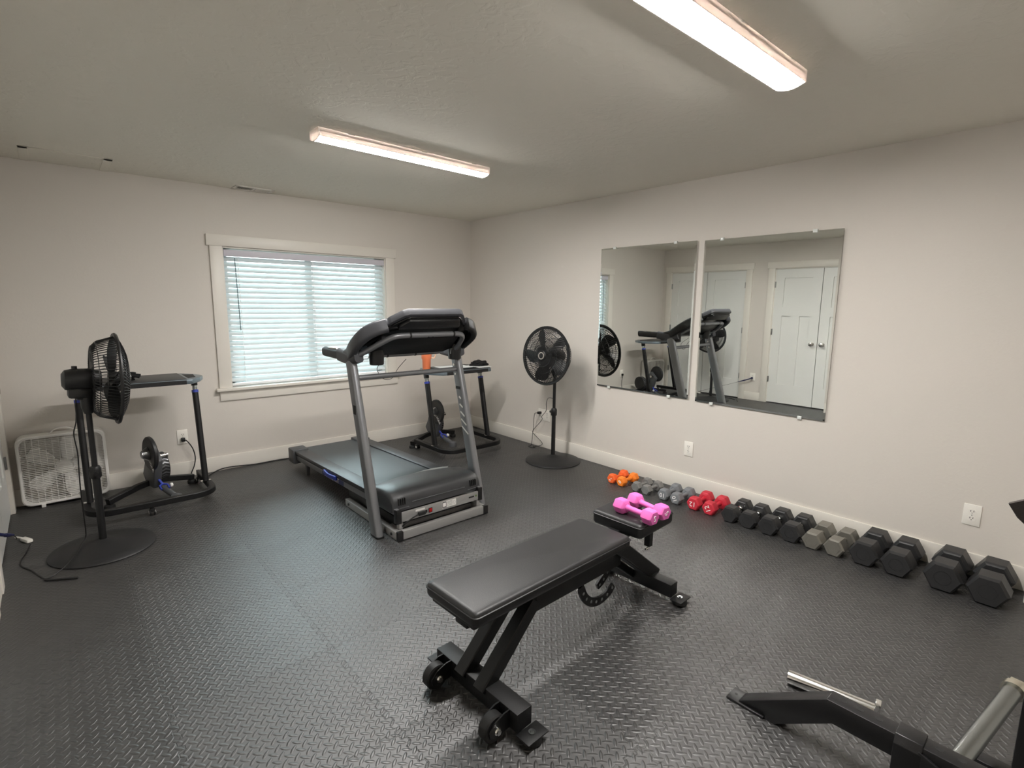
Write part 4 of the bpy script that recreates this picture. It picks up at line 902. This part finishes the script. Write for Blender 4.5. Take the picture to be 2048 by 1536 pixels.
# ================================================================ CORDS
def cord(name, label, pts, r, m, cat='cord', k=6):
    o = MB().tube(spline(pts, k), r, 8).build(name, m); recenter(o, pts[0]); return tag(o, label, cat)
c = thing('fan_cord', 'thin black cord running from the side-on fan down over its base to a white plug', 'cord', (-3.94, -1.40, 0))
MB().tube(spline([(-3.725, -1.215, .93), (-3.735, -1.205, .80), (-3.752, -1.19, .72), (-3.745, -1.18, .60), (-3.75, -1.17, .45), (-3.752, -1.16, .30), (-3.75, -1.14, .12), (-3.755, -1.12, .062), (-3.775, -1.19, .056), (-3.805, -1.285, .042), (-3.86, -1.40, .022), (-3.93, -1.462, .0045), (-3.965, -1.40, .0035), (-4.00, -1.29, .0035), (-4.04, -1.20, .0035), (-4.05, -1.12, .0035), (-4.03, -1.0, .0035), (-4.012, -.88, .008)], 6), .0032, 8).build('cable', MT['cable'], c, True)
MB().box((-4.030, -.80, .014), (.032, .085, .022), rot=(0, 0, .45), bev=.007).box((-4.066, -.735, .016), (.012, .06, .010), rot=(0, 0, .65), bev=.004).build('white_plug', MT['plate'], c, True)
cord('velcro_strap', 'short black strap lying on the floor in front of the side-on fan base', [(-3.945, -1.475, .006), (-3.89, -1.51, .006), (-3.81, -1.555, .006)], .0055, MT['blackm'], 'strap')
c = thing('navy_cord', 'navy cord with a tapered end reaching in from the left frame edge by the door', 'cord', (-4.06, -1.5, .3))
MB().box((-4.094, -1.62, .356), (.034, .026, .030), bev=.006).build('plug', MT['ncable'], c, True)
MB().tube(spline([(-4.080, -1.62, .356), (-4.072, -1.60, .345), (-4.062, -1.54, .318)], 5), .0085, 10).lathe([(.010, 0), (.0105, .03), (.008, .07), (.004, .115), (.0, .118)], 12, M.Translation((-4.062, -1.54, .318)) @ V((.019, .09, -.036)).to_track_quat('Z', 'Y').to_matrix().to_4x4()).build('strain_relief', MT['ncable'], c, True)
MB().tube(spline([(-4.050, -1.48, .297), (-4.043, -1.45, .282), (-4.052, -1.15, .165), (-4.068, -.86, .055), (-4.076, -.76, .018)], 6), .0022, 6).build('cable', MT['cable'], c, True)
cord('power_cord', 'black power cord lying along the window wall baseboard left of the treadmill', [(-2.935, -.20, .007), (-2.88, -.11, .008), (-2.78, -.045, .022), (-2.66, -.030, .020), (-2.5, -.032, .007), (-2.3, -.030, .007), (-2.1, -.05, .007), (-1.8, -.06, .007)], .0055, MT['cable'])
c = thing('power_cord', 'black cord plugged into the outlet beside the left desk leg', 'cord', (-3.04, -.03, .2))
MB().box((-3.043, -.022, .328), (.030, .028, .034), bev=.006).build('plug', MT['cable'], c, True)
MB().tube(spline([(-3.04, -.035, .328), (-3.02, -.05, .318), (-2.985, -.058, .25), (-2.972, -.06, .17), (-2.985, -.065, .10), (-3.01, -.08, .05), (-3.025, -.10, .012), (-3.05, -.12, .006)], 6), .0045, 8).build('cable', MT['cable'], c, True)
c = thing('fan_cord', 'black cord hanging from the double outlet to the floor behind the far fan', 'cord', (-.06, -1.25, .2))
MB().box((-.030, -1.241, .366), (.045, .030, .026), bev=.006).build('plug', MT['cable'], c, True)
MB().box((-.060, -1.205, .330), (.010, .016, .018), bev=.003).build('cord_tie', MT['plate'], c, True)
MB().tube(spline([(-.05, -1.24, .366), (-.075, -1.225, .365), (-.07, -1.207, .335), (-.06, -1.19, .28), (-.06, -1.188, .19), (-.06, -1.178, .14), (-.062, -1.172, .07), (-.07, -1.165, .006), (-.11, -1.167, .004), (-.12, -1.22, .004), (-.10, -1.26, .004), (-.09, -1.22, .006), (-.06, -1.30, .03), (-.05, -1.31, .06), (-.06, -1.25, .105), (-.06, -1.18, .145), (-.06, -1.20, .19), (-.06, -1.31, .305), (-.065, -1.315, .345), (-.08, -1.39, .42), (-.10, -1.41, .50), (-.18, -1.52, .58), (-.255, -1.672, .60)], 6), .0030, 8).build('cable', MT['cable'], c, True)
